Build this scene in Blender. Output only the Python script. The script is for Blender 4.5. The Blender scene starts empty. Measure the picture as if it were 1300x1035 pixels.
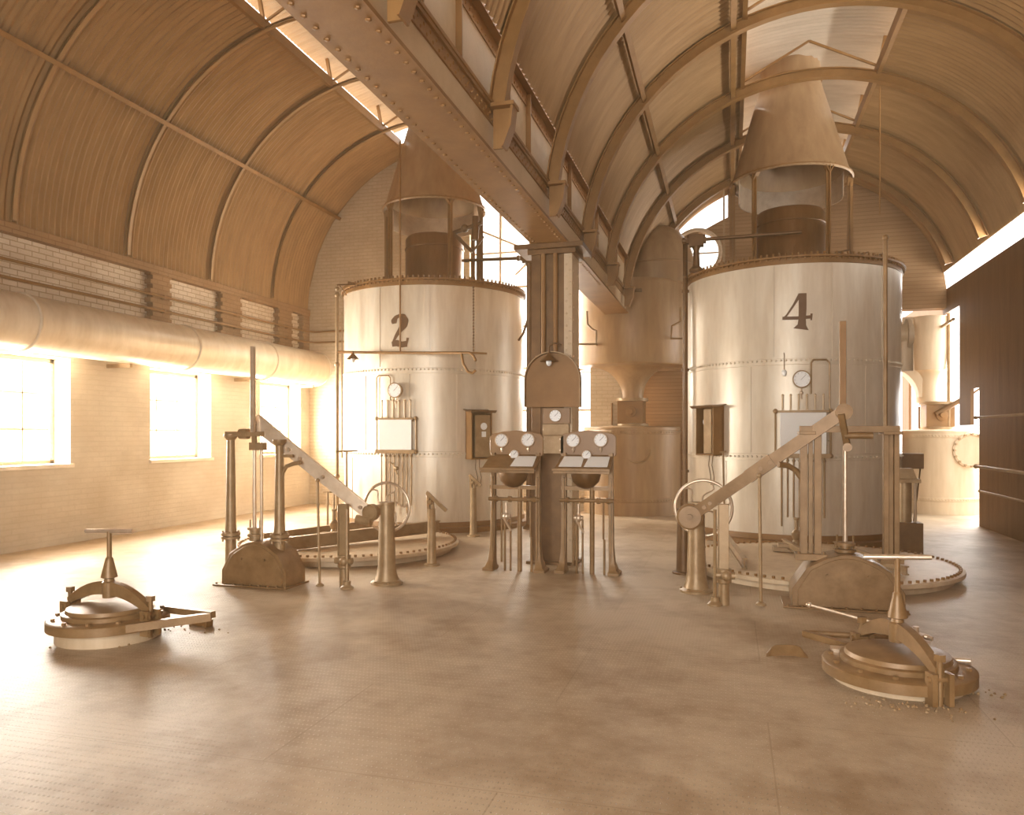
import bpy, math, random
from mathutils import Vector, Matrix
random.seed(7)
PI = math.pi
SC = bpy.context.scene
COL = SC.collection

# ------------------------------------------------------------------ camera
EYE = 1.6; F = 980.0; CX = 650.0; HY = 551.0
TH = math.atan(277.0 / 980.0)
c_, s_ = math.cos(TH), math.sin(TH)
cam_d = bpy.data.cameras.new('camera')
cam = bpy.data.objects.new('camera', cam_d); COL.objects.link(cam)
cam.location = (0, 0, EYE)
cam.rotation_euler = (PI / 2, 0, TH)
cam_d.sensor_width = 36; cam_d.sensor_fit = 'HORIZONTAL'
cam_d.lens = F / 1300 * 36
cam_d.shift_y = (HY - 517.5) / 1300
cam_d.clip_end = 200
SC.camera = cam

# ------------------------------------------------------------------ world, sun, exposure
SC.view_settings.view_transform = 'Standard'
SC.view_settings.look = 'None'
SC.view_settings.gamma = 1
SC.view_settings.use_curve_mapping = False
SC.view_settings.exposure = 0.74
w = bpy.data.worlds.new('sky'); SC.world = w; w.use_nodes = True
bg = w.node_tree.nodes['Background']
bg.inputs[0].default_value = (1.0, 0.975, 0.94, 1); bg.inputs[1].default_value = 2.2
sd = bpy.data.lights.new('sun', 'SUN'); sd.energy = 5.5; sd.angle = math.radians(12); sd.color = (1, .97, .93)
so = bpy.data.objects.new('sun', sd); COL.objects.link(so)
so.rotation_euler = Vector((0.72, -0.30, -0.78)).to_track_quat('-Z', 'Y').to_euler()
so.location = (-14, 20, 12)

def daylight_fill(loc, rot, sx, sy, power, col=(1, .97, .93)):
    d = bpy.data.lights.new('daylight_fill', 'AREA'); d.shape = 'RECTANGLE'; d.size = sx; d.size_y = sy
    d.energy = power; d.color = col
    o = bpy.data.objects.new('daylight_fill', d); COL.objects.link(o); o.location = loc
    o.rotation_euler = Vector(rot).to_track_quat('-Z', 'Y').to_euler()
# daylight arriving at the openings of the hall, plus an added fill behind the camera
for yy in (8.35, 11.5, 14.65):
    daylight_fill((-9.75, yy, 1.95), (1, 0, -.15), 1.5, 1.5, 370)
daylight_fill((5.4, 18.5, 3.0), (-.75, -.8, -.1), 3.0, 4.0, 600)
daylight_fill((4.70, 9.0, 4.25), (-.62, 0, .75), 11.0, .6, 620)
daylight_fill((-4.0, 16.4, 4.2), (0, -1, -.1), 2.4, 3.6, 380)
daylight_fill((-1.0, -2.9, 2.4), (0.0, 1, -.08), 3.6, 3.4, 340)  # added fill, brightens the fronts from behind the camera

# ------------------------------------------------------------------ helpers: pixels to metres
def atY(px, Y):
    u = (px - CX) / F
    X = (u * Y * c_ - Y * s_) / (c_ + u * s_)
    return X, -X * s_ + Y * c_
def pz(px, py, Y):
    X, d = atY(px, Y)
    return Vector((X, Y, EYE + (HY - py) * d / F))
def G(px, py):
    d = F * EYE / (py - HY); u = (px - CX) / F
    return Vector((d * (u * c_ - s_), d * (u * s_ + c_), 0))

# ------------------------------------------------------------------ mesh builder
class MB:
    def __init__(s, M=None):
        s.v = []; s.f = []; s.sm = []; s.M = M
    def add(s, vs, fs, smooth=False):
        n = len(s.v)
        for p in vs:
            p = Vector(p)
            s.v.append(s.M @ p if s.M else p)
        for f in fs:
            s.f.append(tuple(i + n for i in f)); s.sm.append(smooth)
        return s
    def box(s, x0, x1, y0, y1, z0, z1):
        vs = [(x, y, z) for z in (z0, z1) for y in (y0, y1) for x in (x0, x1)]
        return s.add(vs, [(0, 2, 3, 1), (4, 5, 7, 6), (0, 1, 5, 4), (2, 6, 7, 3), (0, 4, 6, 2), (1, 3, 7, 5)])
    def bar(s, p0, p1, w, h=None, up=(0, 0, 1)):
        h = h or w
        p0 = Vector(p0); p1 = Vector(p1); d = (p1 - p0).normalized()
        up = Vector(up)
        if abs(d.dot(up)) > .98: up = Vector((0, 1, 0))
        a = d.cross(up).normalized(); b = a.cross(d)
        vs = []
        for p in (p0, p1):
            for i, j in ((-1, -1), (1, -1), (1, 1), (-1, 1)):
                vs.append(p + a * (w / 2 * i) + b * (h / 2 * j))
        return s.add(vs, [(0, 1, 2, 3), (7, 6, 5, 4), (0, 4, 5, 1), (1, 5, 6, 2), (2, 6, 7, 3), (3, 7, 4, 0)])
    def rings(s, rings, caps=True, smooth=True, closed=False):
        n = len(rings[0]); vs = [p for r in rings for p in r]; fs = []
        m = len(rings)
        for k in range(m if closed else m - 1):
            k2 = (k + 1) % m
            for i in range(n):
                j = (i + 1) % n
                fs.append((k * n + i, k * n + j, k2 * n + j, k2 * n + i))
        s.add(vs, fs, smooth)
        if caps and not closed:
            s.add(rings[0], [tuple(range(n))[::-1]]); s.add(rings[-1], [tuple(range(n))])
        return s
    def lathe(s, prof, c=(0, 0, 0), axis=(0, 0, 1), n=24, caps=True, sharp=False):
        c = Vector(c); ax = Vector(axis).normalized()
        t = Vector((1, 0, 0)) if abs(ax.x) < .9 else Vector((0, 1, 0))
        a = ax.cross(t).normalized(); b = ax.cross(a)
        R = [[c + ax * z + (a * math.cos(2 * PI * i / n) + b * math.sin(2 * PI * i / n)) * r for i in range(n)] for r, z in prof]
        if sharp:
            for k in range(len(R) - 1): s.rings([R[k], R[k + 1]], False, True)
            if caps: s.add(R[0], [tuple(range(n))[::-1]]); s.add(R[-1], [tuple(range(n))])
            return s
        return s.rings(R, caps)
    def cyl(s, p0, p1, r0, r1=None, n=16, caps=True):
        p0 = Vector(p0); p1 = Vector(p1); r1 = r0 if r1 is None else r1
        return s.lathe([(r0, 0), (r1, (p1 - p0).length)], p0, p1 - p0, n, caps)
    def tube(s, pts, r, n=8, caps=True):
        pts = [Vector(p) for p in pts]; R = []; a = None
        for i, p in enumerate(pts):
            d = (pts[min(i + 1, len(pts) - 1)] - pts[max(i - 1, 0)]).normalized()
            if a is None:
                t = Vector((0, 0, 1)) if abs(d.z) < .9 else Vector((1, 0, 0))
                a = d.cross(t).normalized()
            else:
                a = (a - d * a.dot(d)).normalized()
            b = d.cross(a); rr = r[i] if isinstance(r, (list, tuple)) else r
            R.append([p + (a * math.cos(2 * PI * k / n) + b * math.sin(2 * PI * k / n)) * rr for k in range(n)])
        return s.rings(R, caps)
    def torus(s, c, axis, R, r, n=32, m=8, a0=0, a1=2 * PI):
        c = Vector(c); ax = Vector(axis).normalized()
        t = Vector((1, 0, 0)) if abs(ax.x) < .9 else Vector((0, 1, 0))
        a = ax.cross(t).normalized(); b = ax.cross(a); rr = []
        full = abs(a1 - a0 - 2 * PI) < 1e-6
        for i in range(n if full else n + 1):
            ang = a0 + (a1 - a0) * i / n
            o = a * math.cos(ang) + b * math.sin(ang)
            rr.append([c + o * (R + r * math.cos(2 * PI * k / m)) + ax * (r * math.sin(2 * PI * k / m)) for k in range(m)])
        return s.rings(rr, not full, True, full)
    def prism(s, poly, y0, y1, plane='xz'):
        n = len(poly)
        def P(a, b, y):
            return (a, y, b) if plane == 'xz' else ((y, a, b) if plane == 'yz' else (a, b, y))
        vs = [P(a, b, y0) for a, b in poly] + [P(a, b, y1) for a, b in poly]
        fs = [tuple(range(n)), tuple(range(2 * n - 1, n - 1, -1))]
        fs += [(i, (i + n), (i + 1) % n + n, (i + 1) % n) for i in range(n)]
        return s.add(vs, fs)
    def ball(s, c, r, sq=1.0, n=12):
        prof = [(r * math.sin(PI * k / 8) + 1e-4, -r * sq * math.cos(PI * k / 8)) for k in range(9)]
        return s.lathe(prof, c, (0, 0, 1), n, False)
    def rivet(s, p, nrm, r=.014, h=.6):
        return s.lathe([(r, 0), (r * .8, r * h * .7), (r * .25, r * h)], p, nrm, 6)
    def bolt(s, p, nrm, r=.014, h=.02):
        return s.lathe([(r, 0), (r, h)], p, nrm, 6)

ROOT = {}
def setp(o, label=None, cat=None, group=None, kind=None):
    if label: o['label'] = label
    if cat: o['category'] = cat
    if group: o['group'] = group
    if kind: o['kind'] = kind
    return o
def empty(name, loc, label, cat, group=None):
    o = bpy.data.objects.new(name, None); COL.objects.link(o); o.location = loc
    o.empty_display_size = .1
    ROOT[o.name] = Vector(loc)
    return setp(o, label, cat, group)
def origin_of(o):
    while o.parent: o = o.parent
    return ROOT.get(o.name, Vector((0, 0, 0)))
def build(name, mb, mat, parent=None, label=None, cat=None, group=None, kind=None, bev=0.003):
    if parent:
        org = origin_of(parent)
    else:
        xs = [v.x for v in mb.v]; ys = [v.y for v in mb.v]; zs = [v.z for v in mb.v]
        org = Vector(((min(xs) + max(xs)) / 2, (min(ys) + max(ys)) / 2, min(zs)))
    me = bpy.data.meshes.new(name)
    me.from_pydata([v - org for v in mb.v], [], mb.f)
    me.polygons.foreach_set('use_smooth', mb.sm)
    me.materials.append(mat); me.update()
    me.set_sharp_from_angle(angle=math.radians(38))
    o = bpy.data.objects.new(name, me); COL.objects.link(o)
    if parent: o.parent = parent
    else:
        o.location = org; ROOT[o.name] = org
    if bev and len(mb.v) < 1500:
        m = o.modifiers.new('bevel', 'BEVEL'); m.width = bev; m.segments = 1
        m.limit_method = 'ANGLE'; m.angle_limit = math.radians(50)
    return setp(o, label, cat, group, kind)

# ------------------------------------------------------------------ materials
def nd(nt, t, **kw):
    n = nt.nodes.new(t)
    for k, v in kw.items(): setattr(n, k, v)
    return n
def base_mat(name, rough, metal):
    m = bpy.data.materials.new(name); m.use_nodes = True
    b = m.node_tree.nodes['Principled BSDF']
    b.inputs['Roughness'].default_value = rough; b.inputs['Metallic'].default_value = metal
    return m, m.node_tree, b
def mat(name, c1, c2, rough=.5, metal=0.0, scale=3.0, stretch=(1, 1, 1), bump=.1, fine=40, rough2=None):
    m, nt, b = base_mat(name, rough, metal)
    L = nt.links
    tc = nd(nt, 'ShaderNodeTexCoord'); mp = nd(nt, 'ShaderNodeMapping'); mp.inputs['Scale'].default_value = stretch
    L.new(tc.outputs['Object'], mp.inputs['Vector'])
    n1 = nd(nt, 'ShaderNodeTexNoise'); n1.inputs['Scale'].default_value = scale; n1.inputs['Detail'].default_value = 8
    n1.inputs['Roughness'].default_value = .65
    L.new(mp.outputs[0], n1.inputs['Vector'])
    cr = nd(nt, 'ShaderNodeValToRGB')
    cr.color_ramp.elements[0].position = .32; cr.color_ramp.elements[0].color = (*c1, 1)
    cr.color_ramp.elements[1].position = .68; cr.color_ramp.elements[1].color = (*c2, 1)
    L.new(n1.outputs['Fac'], cr.inputs[0]); L.new(cr.outputs[0], b.inputs['Base Color'])
    n2 = nd(nt, 'ShaderNodeTexNoise'); n2.inputs['Scale'].default_value = fine; n2.inputs['Detail'].default_value = 4
    L.new(tc.outputs['Object'], n2.inputs['Vector'])
    bp = nd(nt, 'ShaderNodeBump'); bp.inputs['Strength'].default_value = bump; bp.inputs['Distance'].default_value = .01
    L.new(n2.outputs['Fac'], bp.inputs['Height']); L.new(bp.outputs[0], b.inputs['Normal'])
    return m
M_ = {}
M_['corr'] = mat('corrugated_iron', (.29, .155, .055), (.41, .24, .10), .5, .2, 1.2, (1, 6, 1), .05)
M_['corrlit'] = mat('lit_corrugated_iron', (.60, .48, .34), (.72, .60, .45), .5, .2, 1.2, (1, 6, 1), .05)  # corrugated iron again, the light inside the lantern put into a paler colour
M_['rib'] = mat('painted_rib_iron', (.24, .115, .03), (.34, .17, .05), .5, .2, 4)
M_['girder'] = mat('girder_iron', (.22, .10, .025), (.31, .155, .045), .5, .15, 3)  # shade under the box girder is put into this darker brown
M_['web'] = mat('lit_girder_web', (.48, .33, .18), (.58, .42, .25), .5, .1, 3)  # paler brown stands in for light falling on the webs from the right
M_['dark'] = mat('dark_iron', (.13, .06, .018), (.20, .10, .032), .45, .3, 5)
M_['iron'] = mat('grey_iron', (.28, .165, .07), (.42, .275, .14), .42, .25, 6)
M_['stand'] = mat('brown_painted_iron', (.20, .105, .035), (.33, .19, .08), .42, .2, 6)
M_['bright'] = mat('worn_or_lit_bright_iron', (.60, .44, .29), (.75, .60, .44), .3, .6, 8)
M_['tank'] = mat('painted_tank_plate', (.62, .49, .34), (.78, .67, .52), .36, .2, 1.6, (3, 3, .5), .04, 18)
M_['tankdark'] = mat('blackened_shell', (.18, .085, .025), (.28, .14, .05), .35, .4, 2, (3, 3, .6), .04)
M_['vessel'] = mat('weathered_vessel_plate', (.33, .19, .09), (.44, .28, .14), .45, .1, 2, (3, 3, .5), .05)
M_['vessel2'] = mat('pale_vessel_plate', (.55, .39, .23), (.68, .52, .34), .5, .1, 2, (3, 3, .5), .05)
M_['paint'] = mat('black_brown_paint', (.12, .05, .012), (.16, .07, .02), .5, 0, 6)
M_['white'] = mat('white_card', (.82, .78, .72), (.88, .84, .78), .6, 0, 3, bump=0)
M_['paper'] = mat('white_paper', (.80, .76, .70), (.86, .82, .76), .8, 0, 3, bump=0)
M_['dial'] = mat('gauge_dial', (.84, .81, .76), (.9, .87, .82), .35, 0, 3, bump=0)
M_['wood'] = mat('pale_timber', (.55, .40, .25), (.68, .52, .35), .6, 0, 3, (1, 1, 8), .1)
M_['board'] = mat('varnished_slate_board', (.28, .15, .06), (.36, .20, .085), .4, 0, 3)
M_['concrete'] = mat('limewashed_plaster', (.62, .46, .29), (.72, .56, .38), .85, 0, 1.5, bump=.2)
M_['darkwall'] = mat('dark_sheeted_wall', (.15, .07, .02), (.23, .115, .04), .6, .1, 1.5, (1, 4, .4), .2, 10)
M_['lime'] = mat('fresh_whitewash', (.72, .60, .46), (.80, .70, .56), .9, 0, 3)

def brick_mat(name, c1, c2, mortar, axis='yz'):
    m, nt, b = base_mat(name, .85, 0); L = nt.links
    tc = nd(nt, 'ShaderNodeTexCoord'); sx = nd(nt, 'ShaderNodeSeparateXYZ'); cb = nd(nt, 'ShaderNodeCombineXYZ')
    L.new(tc.outputs['Object'], sx.inputs[0])
    L.new(sx.outputs['Y' if axis == 'yz' else 'X'], cb.inputs['X']); L.new(sx.outputs['Z'], cb.inputs['Y'])
    br = nd(nt, 'ShaderNodeTexBrick'); br.inputs['Scale'].default_value = 1
    br.inputs['Brick Width'].default_value = .23; br.inputs['Row Height'].default_value = .078
    br.inputs['Mortar Size'].default_value = .008
    br.inputs['Color1'].default_value = (*c1, 1); br.inputs['Color2'].default_value = (*c2, 1); br.inputs['Mortar'].default_value = (*mortar, 1)
    L.new(cb.outputs[0], br.inputs['Vector'])
    n1 = nd(nt, 'ShaderNodeTexNoise'); n1.inputs['Scale'].default_value = 1.3; n1.inputs['Detail'].default_value = 7
    L.new(tc.outputs['Object'], n1.inputs['Vector'])
    mx = nd(nt, 'ShaderNodeMixRGB', blend_type='MULTIPLY'); mx.inputs[0].default_value = .5
    cr = nd(nt, 'ShaderNodeValToRGB'); cr.color_ramp.elements[0].color = (.7, .62, .52, 1); cr.color_ramp.elements[0].position = .35
    cr.color_ramp.elements[1].position = .65
    L.new(n1.outputs[0], cr.inputs[0]); L.new(br.outputs['Color'], mx.inputs[1]); L.new(cr.outputs[0], mx.inputs[2])
    L.new(mx.outputs[0], b.inputs['Base Color'])
    bp = nd(nt, 'ShaderNodeBump'); bp.inputs['Strength'].default_value = .5; bp.inputs['Distance'].default_value = .006; bp.invert = True
    L.new(br.outputs['Fac'], bp.inputs['Height']); L.new(bp.outputs[0], b.inputs['Normal'])
    return m
M_['brickL'] = brick_mat('painted_brick', (.60, .51, .39), (.63, .54, .42), (.58, .49, .37))
M_['brickD'] = brick_mat('sooty_brick', (.32, .18, .08), (.36, .21, .10), (.26, .14, .06))
M_['brickW'] = brick_mat('lit_whitewashed_brick', (.74, .62, .48), (.66, .53, .39), (.46, .33, .21))
M_['brickE'] = brick_mat('end_wall_brick', (.58, .45, .30), (.62, .49, .34), (.52, .39, .25), 'xz')

def floor_mat():
    m, nt, b = base_mat('chequer_plate_floor', .5, .08); L = nt.links
    tc = nd(nt, 'ShaderNodeTexCoord')
    n1 = nd(nt, 'ShaderNodeTexNoise'); n1.inputs['Scale'].default_value = .9; n1.inputs['Detail'].default_value = 9; n1.inputs['Roughness'].default_value = .7
    L.new(tc.outputs['Object'], n1.inputs['Vector'])
    cr = nd(nt, 'ShaderNodeValToRGB'); e = cr.color_ramp.elements
    e[0].position = .33; e[0].color = (.45, .305, .17, 1); e[1].position = .58; e[1].color = (.85, .71, .53, 1)
    L.new(n1.outputs[0], cr.inputs[0])
    mp = nd(nt, 'ShaderNodeMapping'); mp.inputs['Scale'].default_value = (38, 18, 1)
    L.new(tc.outputs['Object'], mp.inputs[0])
    vo = nd(nt, 'ShaderNodeTexVoronoi', distance='MANHATTAN'); vo.inputs['Randomness'].default_value = 0; vo.inputs['Scale'].default_value = 1
    L.new(mp.outputs[0], vo.inputs['Vector'])
    r2 = nd(nt, 'ShaderNodeValToRGB'); r2.color_ramp.elements[0].position = .30; r2.color_ramp.elements[0].color = (1, 1, 1, 1)
    r2.color_ramp.elements[1].position = .48; r2.color_ramp.elements[1].color = (0, 0, 0, 1)
    L.new(vo.outputs['Distance'], r2.inputs[0])
    br = nd(nt, 'ShaderNodeTexBrick'); br.inputs['Scale'].default_value = 1; br.offset = .5
    br.inputs['Brick Width'].default_value = 2.4; br.inputs['Row Height'].default_value = 1.2; br.inputs['Mortar Size'].default_value = .004
    br.inputs['Color1'].default_value = (1, 1, 1, 1); br.inputs['Color2'].default_value = (.97, .97, .97, 1); br.inputs['Mortar'].default_value = (.80, .77, .72, 1)
    L.new(tc.outputs['Object'], br.inputs['Vector'])
    mx = nd(nt, 'ShaderNodeMixRGB', blend_type='MULTIPLY'); mx.inputs[0].default_value = 1
    L.new(cr.outputs[0], mx.inputs[1]); L.new(br.outputs['Color'], mx.inputs[2])
    # tops of the pattern keep the plate colour, the ground between is darker
    mx2 = nd(nt, 'ShaderNodeMixRGB', blend_type='MIX'); L.new(r2.outputs[0], mx2.inputs[0])
    mx3 = nd(nt, 'ShaderNodeMixRGB', blend_type='MULTIPLY'); mx3.inputs[0].default_value = 1; mx3.inputs[2].default_value = (.62, .55, .47, 1)
    L.new(mx.outputs[0], mx3.inputs[1]); L.new(mx3.outputs[0], mx2.inputs[1]); L.new(mx.outputs[0], mx2.inputs[2])
    L.new(mx2.outputs[0], b.inputs['Base Color'])
    bp = nd(nt, 'ShaderNodeBump'); bp.inputs['Strength'].default_value = 1; bp.inputs['Distance'].default_value = .008
    L.new(r2.outputs[0], bp.inputs['Height']); L.new(bp.outputs[0], b.inputs['Normal'])
    return m
M_['floor'] = floor_mat()

def glass_mat():
    m = bpy.data.materials.new('window_glass'); m.use_nodes = True; nt = m.node_tree
    nt.nodes.clear(); out = nd(nt, 'ShaderNodeOutputMaterial'); t = nd(nt, 'ShaderNodeBsdfTransparent'); g = nd(nt, 'ShaderNodeBsdfGlossy')
    t.inputs[0].default_value = (.96, .95, .92, 1); g.inputs['Roughness'].default_value = .05
    mx = nd(nt, 'ShaderNodeMixShader'); mx.inputs[0].default_value = .06
    nt.links.new(t.outputs[0], mx.inputs[1]); nt.links.new(g.outputs[0], mx.inputs[2]); nt.links.new(mx.outputs[0], out.inputs[0])
    return m
M_['glass'] = glass_mat()
S = 'structure'

# ================================================================== THE SETTING
XW = -9.3          # left wall face
XR = 4.16          # right wall face
YE1, YE2 = 15.8, 17.2
V1 = (-5.83, 4.4, 3.5); V2 = (1.13, 3.95, 3.1)   # vault centre x, centre z, radius
YB = -3.0
# floor
mb = MB().box(-11, 9, YB, 24, -.3, 0)
build('floor', mb, M_['floor'], kind=S, bev=0)

# left wall, with window openings
wins = [(7.6, 9.12), (10.74, 12.3), (13.87, 15.42)]
mb = MB(); T = .45; zs0, zs1, ztop = 1.15, 2.70, 3.46
mb.box(XW - T, XW, YB, YE1 + .3, 0, zs0); mb.box(XW - T, XW, YB, YE1 + .3, zs1, ztop)
ys = [YB] + [a for wv in wins for a in wv] + [YE1 + .3]
for i in range(0, len(ys), 2): mb.box(XW - T, XW, ys[i], ys[i + 1], zs0, zs1)
build('wall_left', mb, M_['brickL'], kind=S, bev=0)
mb = MB()
mb.box(XW - .14, XW + .04, YB, YE1, 3.46, 3.50)
build('trim_1', mb, M_['concrete'], kind=S, bev=0)
# upper zone: recessed whitewashed panels with light put into their colour, between sooty piers
mb = MB().box(XW - T, XW - .12, YB, YE1, 3.46, 4.42)
build('wall_left_upper', mb, M_['brickW'], kind=S, bev=0)
mb = MB()
for a, b in ((7.4, 7.6), (10.8, 11.2), (12.65, 13.2), (14.58, 15.04), (15.55, 15.8)):
    n = 12
    for k in range(n):
        j = .05 * ((k % 2) * 2 - 1) * .5
        mb.box(XW - .13, XW + .0, a - .03 + j, b + .03 - j, 3.5 + .92 * k / n, 3.5 + .92 * (k + 1) / n)
mb.box(XW - .13, XW + .02, YB, 15.8, 4.30, 4.44)
build('wall_left_piers', mb, M_['brickD'], kind=S, bev=0)
for i, (a, b) in enumerate(wins):
    mb = MB(); xo = XW - T + .10; fw = .07
    mb.box(xo - .03, xo + .05, a, a + fw, zs0, zs1); mb.box(xo - .03, xo + .05, b - fw, b, zs0, zs1)
    mb.box(xo - .03, xo + .05, a, b, zs0, zs0 + fw); mb.box(xo - .03, xo + .05, a, b, zs1 - fw, zs1)
    for k in (1, 2): mb.box(xo - .01, xo + .03, a + (b - a) * k / 3 - .015, a + (b - a) * k / 3 + .015, zs0, zs1)
    for k in (1, 2): mb.box(xo - .01, xo + .03, a, b, zs0 + (zs1 - zs0) * k / 3 - .015, zs0 + (zs1 - zs0) * k / 3 + .015)
    wo = build('window_%d' % (i + 1), mb, M_['wood'], kind=S)
    build('pane', MB().box(xo, xo + .006, a + fw, b - fw, zs0 + fw, zs1 - fw), M_['glass'], wo, bev=0)
    build('sill', MB().box(XW - T + .14, XW + .05, a - .03, b + .03, zs0 - .04, zs0 + .015), M_['lime'], wo)

# right wall: dark, with a slit and an open end
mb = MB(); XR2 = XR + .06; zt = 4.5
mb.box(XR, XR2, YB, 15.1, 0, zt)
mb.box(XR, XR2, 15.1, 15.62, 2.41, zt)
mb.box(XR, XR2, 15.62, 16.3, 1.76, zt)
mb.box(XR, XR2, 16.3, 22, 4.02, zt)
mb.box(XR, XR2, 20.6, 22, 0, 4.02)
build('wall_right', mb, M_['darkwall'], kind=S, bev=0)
mb = MB()
mb.cyl((XR + .1, 17.45, 0), (XR + .1, 17.45, 4.05), .035); mb.cyl((XR - .1, 16.3, 3.77), (XR + .12, 20.6, 3.75), .03)
build('trim_2', mb, M_['iron'], kind=S, bev=0)

# end wall of the left vault, with its tall window
def arch_pts(V, x0, x1, n=24, dr=0):
    xc, zc, R = V; R += dr; out = []
    for i in range(n + 1):
        x = x0 + (x1 - x0) * i / n
        out.append((x, zc + math.sqrt(max(R * R - (x - xc) ** 2, 0))))
    return out
ax0, ax1, az0, az1 = -5.42, -2.78, 1.2, 6.55
mb = MB()
mb.prism([(XW - T, 0), (ax0, 0), (ax0, 4.4 + 3.4)] + arch_pts(V1, ax0, XW + .02, 20) + [(XW - T, 4.4)], YE1, YE1 + .3)
mb.prism([(ax1, 0), (-2.0, 0), (-2.0, 4.6), (-2.36, 4.6)] + [p for p in arch_pts(V1, -2.36, ax1, 8)], YE1, YE1 + .3)
mb.prism([(ax0, 0), (ax1, 0), (ax1, az0), (ax0, az0)], YE1, YE1 + .3)
mb.prism([(ax0, az1 + .6), (ax0 + .9, az1), (ax1 - .6, az1 - .8), (ax1, az1 - 1.4)] + arch_pts(V1, ax1, ax0, 14), YE1, YE1 + .3)
build('wall_back', mb, M_['brickE'], kind=S, bev=0)
mb = MB(); yy = YE1 + .12
for k in range(5):
    x = ax0 + (ax1 - ax0) * k / 4
    mb.box(x - .025, x + .025, yy, yy + .06, az0, az1 + (.55 if k == 0 else (0 if k < 3 else -.9)))
for z in (2.1, 3.0, 3.9, 4.75, 5.5): mb.box(ax0, ax1, yy + .01, yy + .05, z - .02, z + .02)
mb.bar((ax0, yy, 6.1), (ax0 + 1.3, yy, 5.5), .04); mb.bar((ax0 + 1.9, yy, 5.8), (ax0 + 1.0, yy, 5.0), .04)
wo = build('window_5', mb, M_['wood'], kind=S)
build('pane', MB().box(ax0, ax1, yy + .02, yy + .03, az0, az1 - .4), M_['glass'], wo, bev=0)

# end wall of the right vault: lunette slits and a round window
cwx, cwz, cwr = -.70, 5.62, .50
def ring_wall(outer, cx, cz, r, y0, y1, mb):
    # wall between an outer outline and a round hole
    n = len(outer); ins = []
    for (x, z) in outer:
        a = math.atan2(z - cz, x - cx); ins.append((cx + r * math.cos(a), cz + r * math.sin(a)))
    vs = [(x, y0, z) for x, z in outer] + [(x, y0, z) for x, z in ins] + [(x, y1, z) for x, z in outer] + [(x, y1, z) for x, z in ins]
    fs = []
    for i in range(n):
        j = (i + 1) % n
        fs += [(i, j, n + j, n + i), (2 * n + j, 2 * n + i, 3 * n + i, 3 * n + j), (n + i, n + j, 3 * n + j, 3 * n + i)]
    mb.add(vs, fs)
mb = MB(); ye = YE2
mb.prism([(-2.0, 0), (3.3, 0), (3.3, 4.9), (-2.0, 4.9)], ye, ye + .3)
sq = []
for i in range(8): sq.append((-1.25 + 1.2 * i / 8, 4.9))
for i in range(8): sq.append((-.05, 4.9 + 1.35 * i / 8))
for i in range(8): sq.append((-.05 - 1.2 * i / 8, 6.25 - .62 * (i / 8) ** 1.1))
for i in range(8): sq.append((-1.25, 5.62 - .72 * i / 8))
ring_wall(sq, cwx, cwz - .1, cwr, ye, ye + .3, mb)
mb.prism([(-.05, 4.9), (3.3, 4.9), (3.3, 4.12), (XR, 4.12), (XR, 4.5), (4.12, 4.8)] + arch_pts(V2, 4.1, -.05, 30), ye, ye + .3)
mb.prism([(-2.0, 4.9), (-1.55, 4.9), (-1.60, 5.32)] + [(-1.75, 5.12), (-2.0, 4.98)], ye, ye + .3)
build('wall_back', mb, M_['brickD'], kind=S, bev=0)
mb = MB(); mb.torus((cwx, ye - .02, cwz - .1), (0, 1, 0), cwr, .045, 40, 8); mb.cyl((cwx, ye + .05, cwz - .6), (cwx, ye + .05, cwz + .4), .018); mb.cyl((cwx - .5, ye + .05, cwz - .1), (cwx + .5, ye + .05, cwz - .1), .018)
wo = build('window_6', mb, M_['wood'], kind=S, bev=0)
build('pane', MB().cyl((cwx, ye + .06, cwz - .1), (cwx, ye + .07, cwz - .1), cwr - .02, n=40), M_['glass'], wo, bev=0)

# unseen wall behind the camera, its doorway added to admit fill light
mb = MB(); mb.box(XW - T, -2.9, YB - .3, YB, 0, 4.5); mb.box(.9, XR2, YB - .3, YB, 0, 5); mb.box(-2.9, .9, YB - .3, YB, 4.3, 5)
mb.prism([(XW, 4.4)] + arch_pts(V1, XW + .02, -2.36, 20) + [(-2.3, 4.4)], YB - .3, YB)
mb.prism([(-2.3, 4.9), (-1.82, 4.9)] + arch_pts(V2, -1.8, 4.05, 24) + [(4.3, 4.9)], YB - .3, YB)
build('wall_front', mb, M_['brickE'], kind=S, bev=0)

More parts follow.
